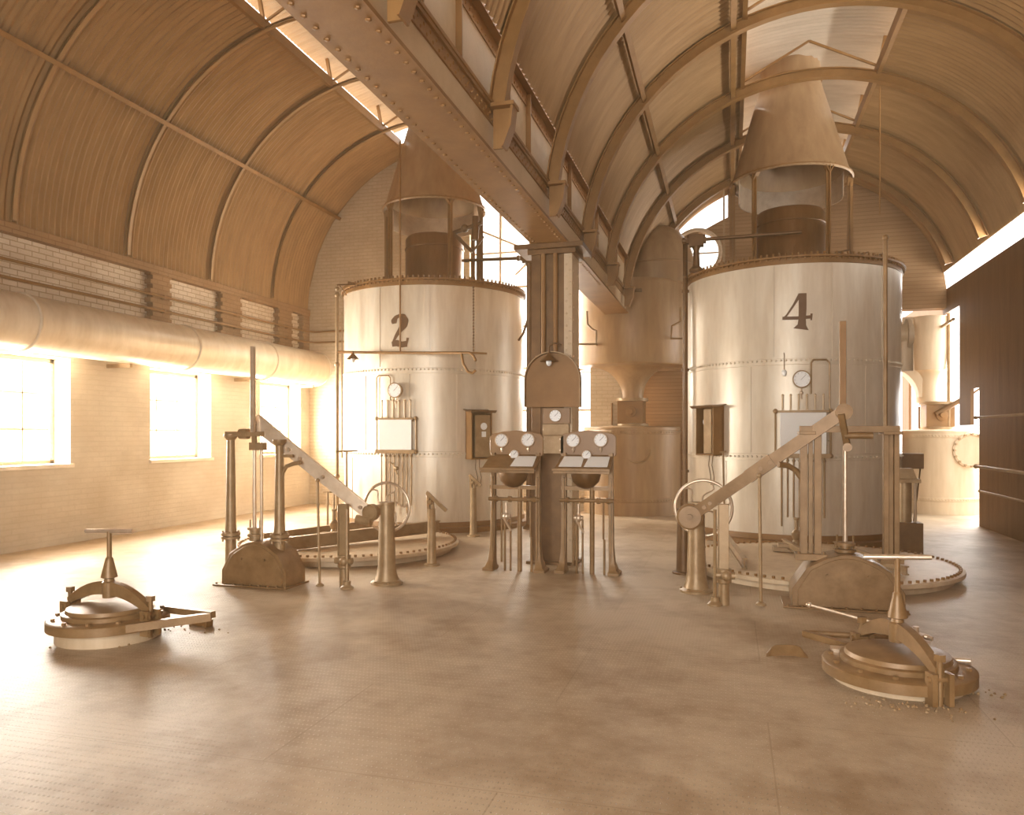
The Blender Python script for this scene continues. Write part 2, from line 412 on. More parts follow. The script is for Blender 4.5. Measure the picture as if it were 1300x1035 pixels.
# corrugated vaults
def vault(V, a0, a1, name, y0, y1, pitch=.1, amp=.014, na=14, extra=0):
    xc, zc, R = V; R += extra; mbv = MB(); per = 6
    n = int((y1 - y0) / pitch * per); vs = []; fs = []
    for i in range(n + 1):
        y = y0 + (y1 - y0) * i / n; rr = R + amp * math.cos(2 * PI * i / per)
        for k in range(na + 1):
            a = a0 + (a1 - a0) * k / na
            vs.append((xc + rr * math.cos(a), y, zc + rr * math.sin(a)))
    for i in range(n):
        for k in range(na):
            p = i * (na + 1) + k
            fs.append((p, p + 1, p + na + 2, p + na + 1))
    mbv.add(vs, fs, True)
    return mbv
def ang(V, x, side=1): return math.acos(max(-1, min(1, (x - V[0]) / V[2])))
HW = .95
L0, L1 = 1.6, 16.6     # lantern extent
for V, r0, l0, ye in ((V1, 0.0, PI, YE1 + .3), (V2, math.asin((4.82 - V2[1]) / V2[2]), PI - math.asin((4.9 - V2[1]) / V2[2]), YE2 + .3)):
    aL = ang(V, V[0] - HW); aR = ang(V, V[0] + HW)
    l1 = min(L1, ye - .9)
    m1 = vault(V, r0, aR, 'c', YB - .3, ye, na=16)
    m2 = vault(V, aL, l0, 'c', YB - .3, ye, na=16)
    m3 = vault(V, aR, aL, 'c', YB - .3, L0, na=8); m4 = vault(V, aR, aL, 'c', l1, ye, na=8)
    mb = MB()
    for q in (m1, m2, m3, m4): mb.add(q.v, q.f, True)
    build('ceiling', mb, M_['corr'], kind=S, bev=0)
    # raised lantern cap over the ridge opening
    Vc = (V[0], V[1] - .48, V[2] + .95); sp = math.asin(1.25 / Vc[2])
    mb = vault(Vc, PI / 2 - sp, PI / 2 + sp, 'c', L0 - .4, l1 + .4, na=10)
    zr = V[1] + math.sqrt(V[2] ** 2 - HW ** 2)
    build('ceiling', mb, M_['corrlit'], kind=S, bev=0)
    mb = MB()
    for sx in (-1, 1):
        x = V[0] + sx * HW
        mb.box(x - .03, x + .03, L0, l1, zr - .06, zr + .10)
        y = 2.01
        while y < l1:
            mb.bar((x, y, zr), (x + .1 * sx, y, zr + .54), .05)
            mb.bar((x, y, zr + .05), (V[0] + .0, y, V[1] + V[2] + .40), .03)
            y += 2.05
    build('trim_3', mb, M_['rib'], kind=S, bev=0)

# purlins
def purlin(x, V, y0, y1, name, lab):
    xc, zc, R = V; z = zc + math.sqrt(R * R - (x - xc) ** 2)
    nrm = Vector((x - xc, 0, z - zc)).normalized(); p = Vector((x, 0, z)) - nrm * .07
    m = MB(); m.bar((p.x, y0, p.z), (p.x, y1, p.z), .012, .09, nrm); q = p - nrm * .04
    m.bar((q.x, y0, q.z), (q.x, y1, q.z), .07, .012, nrm)
    build(name, m, M_['rib'], label=lab, cat='roof beam', bev=0)
purlin(-8.60, V1, YB, YE1, 'roof_purlin', 'long thin purlin running under the dark left vault')
purlin(-1.16, V2, YB, YE2, 'roof_purlin', 'purlin low on the left haunch of the right vault')
purlin(0.0, V2, YB, YE2, 'roof_purlin', 'purlin near the crown of the right vault, left of the ridge opening')
#purlin(2.55, V2, YB, YE2, 'roof_purlin', 'purlin on the right side of the right vault past the ridge opening')

# ribs
def rib(V, y, a0, a1, boot, lab, grp):
    xc, zc, R = V; R -= .03; n = 36; dp = .13 if boot else .04; fw = .11 if boot else .06
    z0 = zc + R * math.sin(a1); x0 = xc + R * math.cos(a1)
    t = empty('arched_rib', (xc, y, zc + R - .1), lab, 'roof rib', grp)
    m = MB()
    for (wy, ra, rb) in ((.012, R, R - dp), (fw, R - dp, R - dp - .012), (fw, R, R - .012)):
        rs = []
        for k in range(n + 1):
            a = a0 + (a1 - a0) * k / n; ca, sa = math.cos(a), math.sin(a)
            rs.append([Vector((xc + r * ca, y + q, zc + r * sa)) for r, q in ((ra, -wy / 2), (ra, wy / 2), (rb, wy / 2), (rb, -wy / 2))])
        m.rings(rs, True, False)
    build('rib_bar', m, M_['rib' if boot else 'corr'], t, bev=0)
    if boot:
        m = MB()
        m.prism([(-1.885, 3.955), (-1.80, 3.955), (-1.74, 4.12), (-1.72, 4.29), (-1.885, 4.29)], y - .012, y + .012)
        m.prism([(-1.885, 4.28), (-1.69, 4.28), (-1.69, 4.31), (-1.885, 4.31)], y - .085, y + .085)
        m.prism([(-1.80, 3.955), (-1.785, 3.955), (-1.72, 4.12), (-1.70, 4.29), (-1.72, 4.29), (-1.74, 4.12)], y - .07, y + .07)
        build('bracket', m, M_['girder'], t, bev=0)
ords = ['nearest', 'second', 'third', 'fourth', 'fifth', 'sixth', 'seventh', 'farthest']
k = 0
for i in range(8):
    y = 2.01 + 2.05 * i
    where = 'nearest' if i == 0 else ('farthest' if i == 7 else ords[i] + ' nearest')
    if y < YE2: rib(V2, y, .30, PI - .125, True, where + ' arched rib under the right vault, springing from the girder', 'arched ribs of the right vault')
    if y < YE1: rib(V1, y, .02, PI - .02, False, where + ' arched rib under the left vault', 'arched ribs of the left vault')

# ================================================================== GIRDER AND COLUMN
GX0, GX1, GZ0, GZ1 = -2.34, -1.89, 3.92, 4.32
t = empty('box_girder', (-2.12, 7, GZ0), 'massive riveted box girder crossing overhead and resting on the central column', 'girder')
mb = MB().box(GX0, GX1, YB, YE1 + .28, GZ0, GZ0 + .03)
y = 1.6
while y < 12:
    for x in (GX0 + .06, GX1 - .06): mb.rivet((x, y, GZ0), (0, 0, -1), .019)
    y += .13
build('bottom_flange', mb, M_['girder'], t, bev=0)
mb = MB().box(GX0 + .03, GX1 - .035, YB, YE1 + .28, GZ0 + .03, GZ1 - .03)
build('web', mb, M_['web'], t, bev=0)
mb = MB().box(GX0, GX1, YB, YE1 + .28, GZ1 - .03, GZ1); mb.box(GX1 - .035, GX1 - .02, YB, YE1 + .28, GZ1 - .13, GZ1)
y = 1.8
while y < 13:
    mb.rivet((GX1 - .02, y, GZ1 - .06), (1, 0, 0), .015); mb.rivet((GX1 - .02, y + .05, GZ1 - .105), (1, 0, 0), .015); y += .11
build('top_flange', mb, M_['girder'], t, bev=0)
build('rail', MB().box(GX1 - .045, GX1 + .01, YB, YE1 + .28, GZ1, GZ1 + .03), M_['rib'], t, bev=0)
t = empty('valley_girder', (-2.08, 7, 4.35), 'upper plate girder with stiffeners carrying the valley between the vaults', 'girder')
build('web', MB().box(-1.985, -1.965, YB, YE2, 4.35, 5.0), M_['web'], t, bev=0)
mb = MB().box(-2.20, -1.885, YB, YE2, 5.0, 5.03); mb.box(-1.965, -1.955, YB, YE2, 4.87, 5.0)
y = 2
while y < 13:
    mb.rivet((-1.955, y, 4.91), (1, 0, 0), .014); y += .10
build('top_flange', mb, M_['rib'], t, bev=0)
for i in range(9):
    y = 2.01 + 2.05 * i - .7
    for q in (0, 1.3):
        build('stiffener', MB().box(-1.965, -1.915, y + q, y + q + .015, 4.36, 4.99), M_['girder'], t, bev=0)
build('gutter', MB().prism([(-2.36, 4.35), (-1.985, 4.35), (-1.985, 4.40), (-2.33, 4.40)], YB, YE2), M_['girder'], t, bev=0)

# column under the girder
CYF = 9.25
t = empty('iron_column', (-2.12, CYF + .2, 0), 'tall riveted iron column carrying the girder behind the two gauge stands', 'column')
mb = MB(); mb.box(-2.30, -1.90, CYF, CYF + .40, 0.03, 3.86)
build('shaft', mb, M_['dark'], t)
mb = MB()
mb.box(-1.95, -1.85, CYF - .02, CYF + .42, .03, 3.86)
build('side_plate', MB().box(-2.36, -2.24, CYF - .02, CYF + .42, .03, 3.86), M_['dark'], t)
z = .3
while z < 3.8:
    mb.rivet((-1.88, CYF - .02, z), (0, -1, 0), .016); mb.rivet((-1.92, CYF - .02, z + .07), (0, -1, 0), .016)
    for yy in (CYF + .06, CYF + .34): mb.rivet((-1.85, yy, z), (1, 0, 0), .016)
    z += .15
build('flange_plate', mb, M_['vessel2'], t, bev=0)
build('base_plate', MB().box(-2.42, -1.80, CYF - .06, CYF + .48, 0, .035), M_['dark'], t)
mb = MB().box(-2.56, -1.70, CYF - .12, CYF + .5, 3.86, 3.92); mb.box(-2.40, -1.80, CYF - .06, CYF + .45, 3.80, 3.86)
build('cap_plate', mb, M_['dark'], t)
mb = MB()
for x in (-2.20, -2.05): mb.cyl((x, CYF - .05, 2.55), (x, CYF - .05, 3.8), .028)
build('pipe', mb, M_['girder'], t, bev=0)
build('bracket', MB().box(-2.28, -1.98, CYF - .14, CYF, 2.28, 2.55), M_['iron'], t)

# curved sheet shield, arched at the top, in front of the column
t = empty('arched_shield', (-2.1, CYF - .12, 1.95), 'arched sheet-iron shield on the column above the gauge stands', 'shield')
a = pz(668, 517, CYF - .15); b = pz(738, 517, CYF - .15); zt_ = pz(700, 447, CYF - .15).z
w_ = (b.x - a.x) / 2; xm = (a.x + b.x) / 2; zsp = zt_ - w_
poly = [(a.x, a.z), (b.x, b.z)] + [(xm + w_ * math.cos(PI * k / 20), zsp + w_ * math.sin(PI * k / 20)) for k in range(21)]
build('sheet', MB().prism(poly, CYF - .17, CYF - .15), M_['girder'], t)
rim = [Vector((b.x, CYF - .19, b.z))] + [Vector((xm + w_ * math.cos(PI * k / 20), CYF - .19, zsp + w_ * math.sin(PI * k / 20))) for k in range(21)] + [Vector((a.x, CYF - .19, a.z))]
rs = [[p + Vector((0, -.06, 0)), p + Vector((0, .06, 0)), p * 1.0 + Vector(((p.x - xm) * -.02, .06, -.012 if p.z > zsp else 0)), p + Vector(((p.x - xm) * -.02, -.06, -.012 if p.z > zsp else 0))] for p in rim]
build('rim', MB().rings(rs, True, False), M_['iron'], t, bev=0)
build('stay', MB().bar((xm, CYF - .15, zsp), (xm, CYF + .01, zsp), .05), M_['iron'], t)

def gauge(t, c, n, r, mat_case='iron', stem=True, name='pressure_gauge', lab=None, tdown=True):
    """dial gauge as a part of thing t; c centre of face, n outward normal"""
    c = Vector(c); n = Vector(n).normalized()
    g = build(name, MB().lathe([(r * .75, -.05), (r, -.045), (r * 1.02, 0), (r * 1.05, .012), (r * .93, .016), (r * .90, .006)], c, n, 28), M_[mat_case], t, lab, bev=0)
    build('dial', MB().cyl(c + n * .004, c + n * .010, r * .91, n=28), M_['dial'], g, bev=0)
    up = Vector((0, 0, 1)); a = n.cross(up).normalized() * -1
    hand = MB().bar(c + n * .013 - (a * .4 + up * .3) * r * .3, c + n * .013 + (a * .5 + up * .55) * r, .004, .003, n)
    for k in range(9):
        an = math.radians(-40 + 260 * k / 8); dr = a * math.cos(an) + up * math.sin(an)
        hand.bar(c + n * .0125 + dr * r * .70, c + n * .0125 + dr * r * .84, .004, .002, n)
    build('needle', hand, M_['paint'], g, bev=0)
    if stem:
        m = MB().cyl(c - up * r - n * .02, c - up * (r + .06) - n * .02, .010, n=8); m.lathe([(.018, 0), (.018, .02)], c - up * (r + .035) - n * .02, up, 6)
        build('stem', m, M_['bright'], g, bev=0)
    return g

# gauge panel on the column
t = empty('dial_board', (-2.1, CYF - .1, 1.72), 'small square board with a single dial on the column between the stands', 'board')
a = pz(690, 538, CYF - .1); b = pz(724, 517, CYF - .1)
build('panel', MB().box(a.x, b.x, CYF - .12, CYF - .08, a.z, b.z - .01), M_['board'], t)
gauge(t, pz(705, 528, CYF - .13), (0.1, -1, 0), .075, stem=False)
a = pz(689, 576, CYF - .1); b = pz(722, 553, CYF - .1)
build('bracket', MB().box(a.x, b.x, CYF - .10, CYF, b.z, b.z + .14), M_['iron'], t)
t2 = empty('tie_plate', (-2.0, 8.95, 1.37), 'flat pale plate joining the two gauge stands in front of the column', 'plate')
build('plate', MB().box(-2.13, -1.86, 8.78, 8.80, 1.37, 1.58), M_['iron'], t2)
mb = MB()
for x in (-2.1, -1.9):
    for z in (1.41, 1.54): mb.bolt((x, 8.78, z), (0, -1, 0), .01, .012)
build('bolt', mb, M_['bright'], t2, bev=0)

# ================================================================== GAUGE STANDS
def stand(x, y, lab, npaper):
    t = empty('gauge_stand', (x, y, 0), lab, 'gauge stand', 'sloping gauge stands in the middle of the floor')
    Mx = Matrix.Translation((x, y, 0))
    for sx in (-1, 1):
        m = MB(Mx)
        rs = []
        for z, xo, wv, dp in ((0, .31, .13, .24), (.03, .31, .13, .24), (.05, .30, .09, .20), (.14, .285, .065, .13), (.30, .275, .055, .09), (1.10, .27, .05, .07), (1.38, .27, .05, .06)):
            rs.append([Vector((sx * xo + a * wv / 2, b * dp / 2 - .02, z)) for a, b in ((-1, -1), (1, -1), (1, 1), (-1, 1))])
        m.rings(rs, True, False)
        m.box(sx * .27 - .012, sx * .27 + .012, -.09, .06, .08, 1.1)
        build('leg', m, M_['stand'], t)
    m = MB(Mx)  # back board with rounded corners and a raised middle
    poly = [(-.31, 1.34), (.31, 1.34), (.325, 1.37), (.325, 1.56), (.29, 1.60), (.17, 1.625), (0, 1.64), (-.17, 1.625), (-.29, 1.60), (-.325, 1.56), (-.325, 1.37)]
    m.prism(poly, .0, .035)
    bd = build('gauge_board', m, M_['board'], t, bev=.006)
    gauge(t, (x - .165, y - .045, 1.525), (0, -1, 0), .078, 'bright')
    gauge(t, (x + .155, y - .045, 1.53), (0, -1, 0), .078, 'bright')
    gauge(t, (x - .0, y - .075, 1.36), (0, -1, 0.15), .052, 'bright', stem=False, name='small_gauge')
    m = MB(Mx)
    m.add([(-.335, -.33, 1.155), (.30, -.33, 1.155), (.30, -.02, 1.33), (-.30, -.02, 1.33), (-.335, -.33, 1.185), (.30, -.33, 1.185), (.30, -.02, 1.36), (-.30, -.02, 1.36)],
          [(3, 2, 1, 0), (4, 5, 6, 7), (0, 1, 5, 4), (1, 2, 6, 5), (2, 3, 7, 6), (3, 0, 4, 7)])
    dk = build('desk', m, M_['stand'], t)
    m = MB(Mx); m.bar((-.345, -.335, 1.20), (.305, -.335, 1.20), .02, .03); build('ledge', m, M_['stand'], dk)
    for k in npaper:
        m = MB(Mx); x0, x1 = ((-.27, -.03) if k == 0 else (.02, .265))
        f = lambda yy: 1.345 + (yy + .05) * (.175 / .31) + .004
        m.add([(x0 - .02, -.26, f(-.26)), (x1, -.26, f(-.26)), (x1, -.07, f(-.07)), (x0 + .01, -.07, f(-.07)), (x0 - .02, -.26, f(-.26) + .004), (x1, -.26, f(-.26) + .004), (x1, -.07, f(-.07) + .004), (x0 + .01, -.07, f(-.07) + .004)],
              [(3, 2, 1, 0), (4, 5, 6, 7), (0, 1, 5, 4), (1, 2, 6, 5), (2, 3, 7, 6), (3, 0, 4, 7)])
        build('paper_sheet', m, M_['paper'], dk, 'white paper sheet on the sloping desk', bev=0)
    m = MB(Mx); m.lathe([(.03, .98), (.09, 1.0), (.15, 1.06), (.17, 1.13), (.17, 1.17)], (0, -.12, 0), n=20); build('bowl', m, M_['dark'], t, bev=0)
    m = MB(Mx); m.box(-.30, .30, -.08, -.02, .955, 1.0); m.cyl((-.31, -.09, .84), (.31, -.09, .84), .022)
    for q in (-.22, -.05, .14, .25): m.lathe([(.035, -.02), (.035, .02)], (q, -.09, .84), (1, 0, 0), 8)
    build('crossbar', m, M_['stand'], t, bev=0)
    m = MB(Mx)
    for q, r, za, zb in ((.06, .028, 0.0, 1.0), (-.12, .014, 0.0, .60), (-.05, .012, .0, .62), (-.16, .012, .10, .84), (.19, .012, .40, .84), (.20, .014, 0, .40)):
        m.cyl((q, -.06, za), (q, -.06, zb), r, n=10)
    build('pipe', m, M_['stand'], t, bev=0)
    m = MB(Mx); m.ball((-.09, -.10, .64), .045); m.cyl((-.09, -.10, .58), (-.09, -.10, .80), .018, n=10); m.bar((-.11, -.13, .62), (-.02, -.15, .48), .02)
    m.lathe([(.03, -.05), (.03, -.03), (.018, -.03), (.018, .03), (.03, .03), (.03, .05)], (-.09, -.10, .64), (1, 0, 0), 10)
    build('valve', m, M_['bright'], t, bev=0)
stand(-2.42, 8.74, 'left gauge stand with one bare half and one paper on its desk', (1,))
stand(-1.575, 8.78, 'right gauge stand with two papers on its desk', (0, 1))

# ================================================================== THE TWO BIG TANKS
TR = 1.62; TZ = 4.11
def ray_tank(px, py, tc, r=TR):
    """point where the sight line meets the near side of a tank"""
    u = (px - CX) / F; d = Vector((u * c_ - s_, u * s_ + c_)); A = d.dot(d); B = -2 * d.dot(tc); C = tc.dot(tc) - r * r
    disc = max(B * B - 4 * A * C, 0); k = (-B - math.sqrt(disc)) / (2 * A)
    p = d * k; return math.atan2(p.y - tc.y, p.x - tc.x), EYE + (HY - py) * k / F
def frame(tc, phi, z, r=TR):
    n = Vector((math.cos(phi), math.sin(phi), 0)); ex = Vector((-n.y, n.x, 0)); o = Vector((tc.x, tc.y, z)) + n * r
    return Matrix(((ex.x, -n.x, 0, o.x), (ex.y, -n.y, 0, o.y), (0, 0, 1, o.z), (0, 0, 0, 1)))   # local x right, y into the tank, z up

def numeral(strokes, tc, phi, z, hgt, r):
    m = MB(); n = Vector
    for pts in strokes:
        if tc is T2: pts = [(p[0], p[1], p[2] * 1.28) for p in pts]
        # pts: (x, y, half width) in units of height; resampled into short quads
        P = []
        for i in range(len(pts) - 1):
            for k in range(6):
                f = k / 6; P.append(tuple(pts[i][q] * (1 - f) + pts[i + 1][q] * f for q in range(len(pts[0]))))
        P.append(pts[-1]); L = []; Rr = []
        for i, p in enumerate(P):
            q0 = P[max(i - 1, 0)]; q1 = P[min(i + 1, len(P) - 1)]
            dx, dy = q1[0] - q0[0], q1[1] - q0[1]; l = math.hypot(dx, dy) or 1
            nx, ny = -dy / l, dx / l
            L.append((p[0] + nx * p[2], p[1] + ny * p[2])); Rr.append((p[0] - nx * p[2], p[1] - ny * p[2]))
        def W(q, rr):
            a = phi + q[0] * hgt / r
            return Vector((tc.x + rr * math.cos(a), tc.y + rr * math.sin(a), z + q[1] * hgt))
        rs = []
        for a, b in zip(L, Rr):
            mid = ((a[0] + b[0]) / 2, (a[1] + b[1]) / 2)
            rs.append([W(a, r + .001), W(b, r + .001), W(b, r + .005), W(mid, r + .005), W(a, r + .005)])
        m.rings(rs, True, False)
    return m
TWO = [[(-.19, .22, .055), (-.20, .30, .075), (-.14, .40, .05), (-.02, .46, .035), (.10, .42, .07), (.15, .30, .09), (.12, .17, .085), (.0, .02, .06), (-.12, -.14, .04), (-.20, -.28, .03), (-.24, -.40, .03)],
       [(-.27, -.40, .06), (-.1, -.37, .075), (.05, -.42, .07), (.22, -.40, .07)], [(.20, -.44, .02), (.24, -.22, .03)]]
FOUR = [[(.14, .50, .10), (.14, .1, .10), (.13, -.2, .095), (.12, -.36, .11), (.10, -.48, .20)], [(.08, .48, .05), (-.08, .2, .03), (-.25, -.06, .025), (-.34, -.17, .03)],
        [(-.38, -.16, .045), (0, -.17, .045), (.36, -.15, .045)], [(.36, -.24, .02), (.37, -.06, .03)]]

def tank(num, tc, lab, base_lab):
    t = empty('generator_tank', (tc.x, tc.y, 0), lab, 'tank', 'numbered cylindrical tanks')
    m = MB(); m.lathe([(TR, .10), (TR, TZ - .02)], (tc.x, tc.y, 0), n=96, caps=False)
    m.lathe([(TR + .001, TZ - .03), (.2, TZ - .03)], (tc.x, tc.y, 0), n=96, caps=True)
    sh = build('shell', m, M_['tank'], t, bev=0)
    m = MB(); m.lathe([(TR, TZ - .09), (TR + .012, TZ - .085), (TR + .012, TZ - .01), (TR + .055, TZ - .005), (TR + .055, TZ + .02), (TR - .06, TZ + .02), (TR - .06, TZ)], (tc.x, tc.y, 0), n=96, caps=False)
    for k in range(120):
        a = 2 * PI * k / 120; m.bolt((tc.x + (TR + .02) * math.cos(a), tc.y + (TR + .02) * math.sin(a), TZ + .02), (0, 0, 1), .018, .045)
        m.bolt((tc.x + (TR + .03) * math.cos(a), tc.y + (TR + .03) * math.sin(a), TZ - .005), (0, 0, -1), .014, .03)
    build('rim_angle', m, M_['girder'], t, bev=0)
    for z in (2.63, 1.27):
        m = MB(); m.lathe([(TR + .001, z - .045), (TR + .007, z - .04), (TR + .007, z + .04), (TR + .001, z + .045)], (tc.x, tc.y, 0), n=96, caps=False)
        for k in range(150):
            a = 2 * PI * k / 150; q = Vector((math.cos(a), math.sin(a), 0)); m.rivet(Vector((tc.x, tc.y, z + (.018 if z > 2 else 0))) + q * (TR + .006), q, .018, 1.1)
        build('riveted_seam', m, M_['tank'], t, bev=0)
    m = MB()
    for a0 in (-2.25, -1.72, -1.2):
        for z0, z1 in ((.12, 1.2), (1.33, 2.57), (2.7, 4.0)):
            aa = a0 + (.25 if z0 > 1 else 0) + (.2 if z0 > 2 else 0); q = Vector((math.cos(aa), math.sin(aa), 0)); p = Vector((tc.x, tc.y, 0)) + q * (TR + .003)
            m.bar(p + Vector((0, 0, z0)), p + Vector((0, 0, z1)), .012, .07, q.cross(Vector((0, 0, 1))))
    build('lap_joint', m, M_['tank'], t, bev=0)
    m = MB(); m.lathe([(TR + .16, 0), (TR + .16, .08), (TR + .03, .085), (TR + .02, .16), (TR, .16), (TR, .05)], (tc.x, tc.y, 0), n=96, caps=False)
    build('base_ring', m, M_['girder'], t, bev=0)
    # numeral
    if num == 2:
        phi, z = ray_tank(508, 420, tc); m = numeral(TWO, tc, phi, z, .54, TR)
    else:
        phi, z = ray_tank(1012, 396, tc); m = numeral(FOUR, tc, phi, z, .52, TR)
    build('painted_numeral', m, M_['paint'], t, 'dark painted numeral %d' % num, bev=0)
    # inner drum, hood on posts
    m = MB(); m.lathe([(.53, TZ - .03), (.53, 5.12), (.50, 5.17), (.20, 5.22)], (tc.x, tc.y, 0), n=48)
    m.torus((tc.x, tc.y, 4.95), (0, 0, 1), .535, .012, 48)
    m.lathe([(.62, TZ - .02), (.62, TZ + .05), (.53, TZ + .06)], (tc.x, tc.y, 0), n=48)
    build('inner_drum', m, M_['tankdark'], t, bev=0)
    return t
T4 = Vector((.934, 13.26)); T2 = Vector((-5.205, 13.21))
tk4 = tank(4, T4, 'large riveted cylindrical tank marked with the numeral 4', 'base')
tk2 = tank(2, T2, 'large riveted cylindrical tank marked with the numeral 2', 'base')

def hood(tc, lab, a_posts):
    HZ = 5.70
    t = empty('smoke_hood', (tc.x, tc.y, TZ), lab, 'hood', 'conical smoke hoods over the tanks')
    c3 = (tc.x, tc.y, 0)
    m = MB(); m.lathe([(.93, HZ - .06), (.95, HZ - .04), (.94, HZ), (.89, HZ + .05), (.46, 7.24), (.45, 8.9), (.43, 8.9), (.44, 7.24), (.87, HZ + .04), (.91, HZ - .02), (.93, HZ - .06)], c3, n=64, caps=False)
    cn = build('cone', m, M_['vessel'], t, bev=0)
    for z, rr, br in ((HZ - .03, .93, .022), (7.26, .47, .02), (6.45, .682, .006)):
        build('rim_bead', MB().torus((tc.x, tc.y, z), (0, 0, 1), rr, br, 56), M_['girder'], cn, bev=0)
    m = MB()   # band hanging inside the hood at the back
    rs = []
    for k in range(37):
        a = -.1 + (PI + .2) * k / 36; ca, sa = math.cos(a), math.sin(a)
        rs.append([Vector((tc.x + r * ca, tc.y + r * sa, z)) for r, z in ((.80, HZ - .33), (.80, HZ + .06), (.785, HZ + .06), (.785, HZ - .33))])
    m.rings(rs, True, True)
    build('skirt', m, M_['bright'], t, bev=0)  # bright colour stands in for light reflected inside the hood
    for a in a_posts:
        q = Vector((math.cos(a), math.sin(a), 0)); p = Vector((tc.x, tc.y, 0)) + q * .90; m = MB()
        tg = Vector((-q.y, q.x, 0))
        m.bar(p + Vector((0, 0, TZ - .03)), p + Vector((0, 0, HZ + .02)), .085, .014, q)
        m.bar(p + Vector((0, 0, TZ - .03)) + q * .0, p + Vector((0, 0, HZ)), .014, .09, q)
        m.bar(p + Vector((0, 0, HZ - .16)), p + tg * .10 + Vector((0, 0, HZ)), .012, .08, q); m.bar(p + Vector((0, 0, HZ - .16)), p - tg * .10 + Vector((0, 0, HZ)), .012, .08, q)
        m.box(p.x - .08, p.x + .08, p.y - .08, p.y + .08, TZ - .03, TZ + .0)
        build('post', m, M_['girder'], t, bev=0)
    return t
base_a = math.atan2(-T2.y, -T2.x)
hood(T4, 'wide conical iron hood standing on posts over the tank marked 4', [math.atan2(-T4.y, -T4.x) + q for q in (.65, -.62, -1.55, 1.65, 2.6, -2.6)])
hood(T2, 'wide conical iron hood partly hidden by the girder, over the tank marked 2', [base_a + q for q in (.30, 1.15, -1.05, -1.8, 2.2, 3.2)])

# bearing stand and shaft on tank 4, tank 2
def bearing(tc, p0, zt, x_end, lab, z0=TZ + .02, brace=False, labs=None):
    t = empty('bearing_stand', (p0.x, p0.y, z0), lab, 'bearing stand')
    m = MB(); m.lathe([(.11, z0), (.11, z0 + .03), (.055, z0 + .08), (.045, zt - .16), (.07, zt - .10)], (p0.x, p0.y, 0), n=16)
    build('post', m, M_['dark'], t, bev=0)
    m = MB(); m.box(p0.x - .11, p0.x + .11, p0.y - .07, p0.y + .07, zt - .10, zt + .08); m.box(p0.x - .15, p0.x + .15, p0.y - .05, p0.y + .05, zt - .05, zt + .03)
    for sx in (-1, 1): m.bolt((p0.x + sx * .12, p0.y, zt + .03), (0, 0, 1), .02, .05)
    build('bearing_block', m, M_['dark'], t)
    m = MB(); m.cyl((p0.x - .22, p0.y, zt), (x_end, p0.y, zt + .02), .028, n=12)
    m.lathe([(.05, -.02), (.05, .02)], (p0.x - .19, p0.y, zt), (1, 0, 0), 12)
    build('shaft', m, M_['dark'], t, bev=0)
    return t
p = pz(884, 305, 12.35)
bearing(T4, Vector((p.x, 12.35, 0)), p.z, T4.x + .1, 'short iron bearing stand with a horizontal shaft on the left rim of tank 4')
p = pz(672, 327, 12.6)
t = bearing(T2, Vector((p.x, 12.6, 0)), p.z, T2.x + .75, 'tall iron bearing stand with a horizontal shaft beside the right edge of tank 2', z0=0)
t['label'] = 'tall iron bearing stand with a horizontal shaft beside the right edge of tank 2'
m = MB(); q = Vector((p.x, 12.6, 0))
m.tube([(q.x, 12.6, 3.9), (q.x - .02, 12.6, 3.55), (q.x - .12, 12.65, 3.3), (q.x - .22, 12.72, 3.2)], .02); build('brace', m, M_['dark'], t, bev=0)
# hanging rod from the shaft of tank 4
p = pz(870, 312, 12.35)
build('hanging_rod', MB().cyl((p.x, 12.3, p.z - 0.05), (p.x, 12.3, 2.2), .012, n=8).ball((p.x, 12.3, 4.05), .03), M_['dark'], label='thin rod hanging from the end of the shaft on tank 4', cat='rod', bev=0)

# crank machinery beside the hood of tank 2
t = empty('crank_gear', (T2.x + .55, 12.75, 4.9), 'small crank and coupling gear between the drum and hood of tank 2', 'gear')
m = MB(); a = pz(575, 296, 12.6); b = pz(612, 283, 12.6); e = pz(600, 320, 12.6)
m.cyl(a, b, .035); m.bar(a, e, .06); m.cyl(e, pz(614, 300, 12.6), .02); m.ball(pz(590, 290, 12.6), .07); m.cyl(pz(604, 275, 12.6), pz(603, 305, 12.6), .06)
build('crank', m, M_['dark'], t, bev=0)
m = MB(); m.cyl(pz(606, 296, 12.6), pz(606, 362, 12.6), .018, n=8); build('rod', m, M_['dark'], t, bev=0)
t = empty('sloping_plate', (T2.x - 1.0, 12.1, TZ), 'low wedge of dark plate lying on the left rim of tank 2', 'plate')
build('plate', MB().prism([(T2.x - 1.28, TZ + .02), (T2.x - .62, TZ + .02), (T2.x - .75, TZ + .06), (T2.x - 1.25, TZ + .17)], 12.25, 12.6), M_['dark'], t)

# valves on the top right of tank 4
for k, (px_, lb) in enumerate(((1068, 'left'), (1092, 'middle'), (1113, 'right'))):
    p = pz(px_, 322, 12.6); t = empty('vent_valve', (p.x, 12.6, TZ + .02), lb + ' of the three small vent valves on the right of the rim of tank 4', 'valve', 'vent valves on tank 4')
    h = (.26, .20, .17)[k]
    m = MB().lathe([(.06, 0), (.06, .02), (.03, .03), (.03, h * .6), (.05, h * .65), (.05, h * .9), (.02, h)], (p.x, 12.6, TZ - .03), n=12); build('body', m, M_['dark'], t, bev=0)
    m = MB().bar((p.x - .09, 12.6, TZ - .03 + h), (p.x + .12, 12.6, TZ + .02 + h), .03, .02); build('lever', m, M_['dark'], t, bev=0)

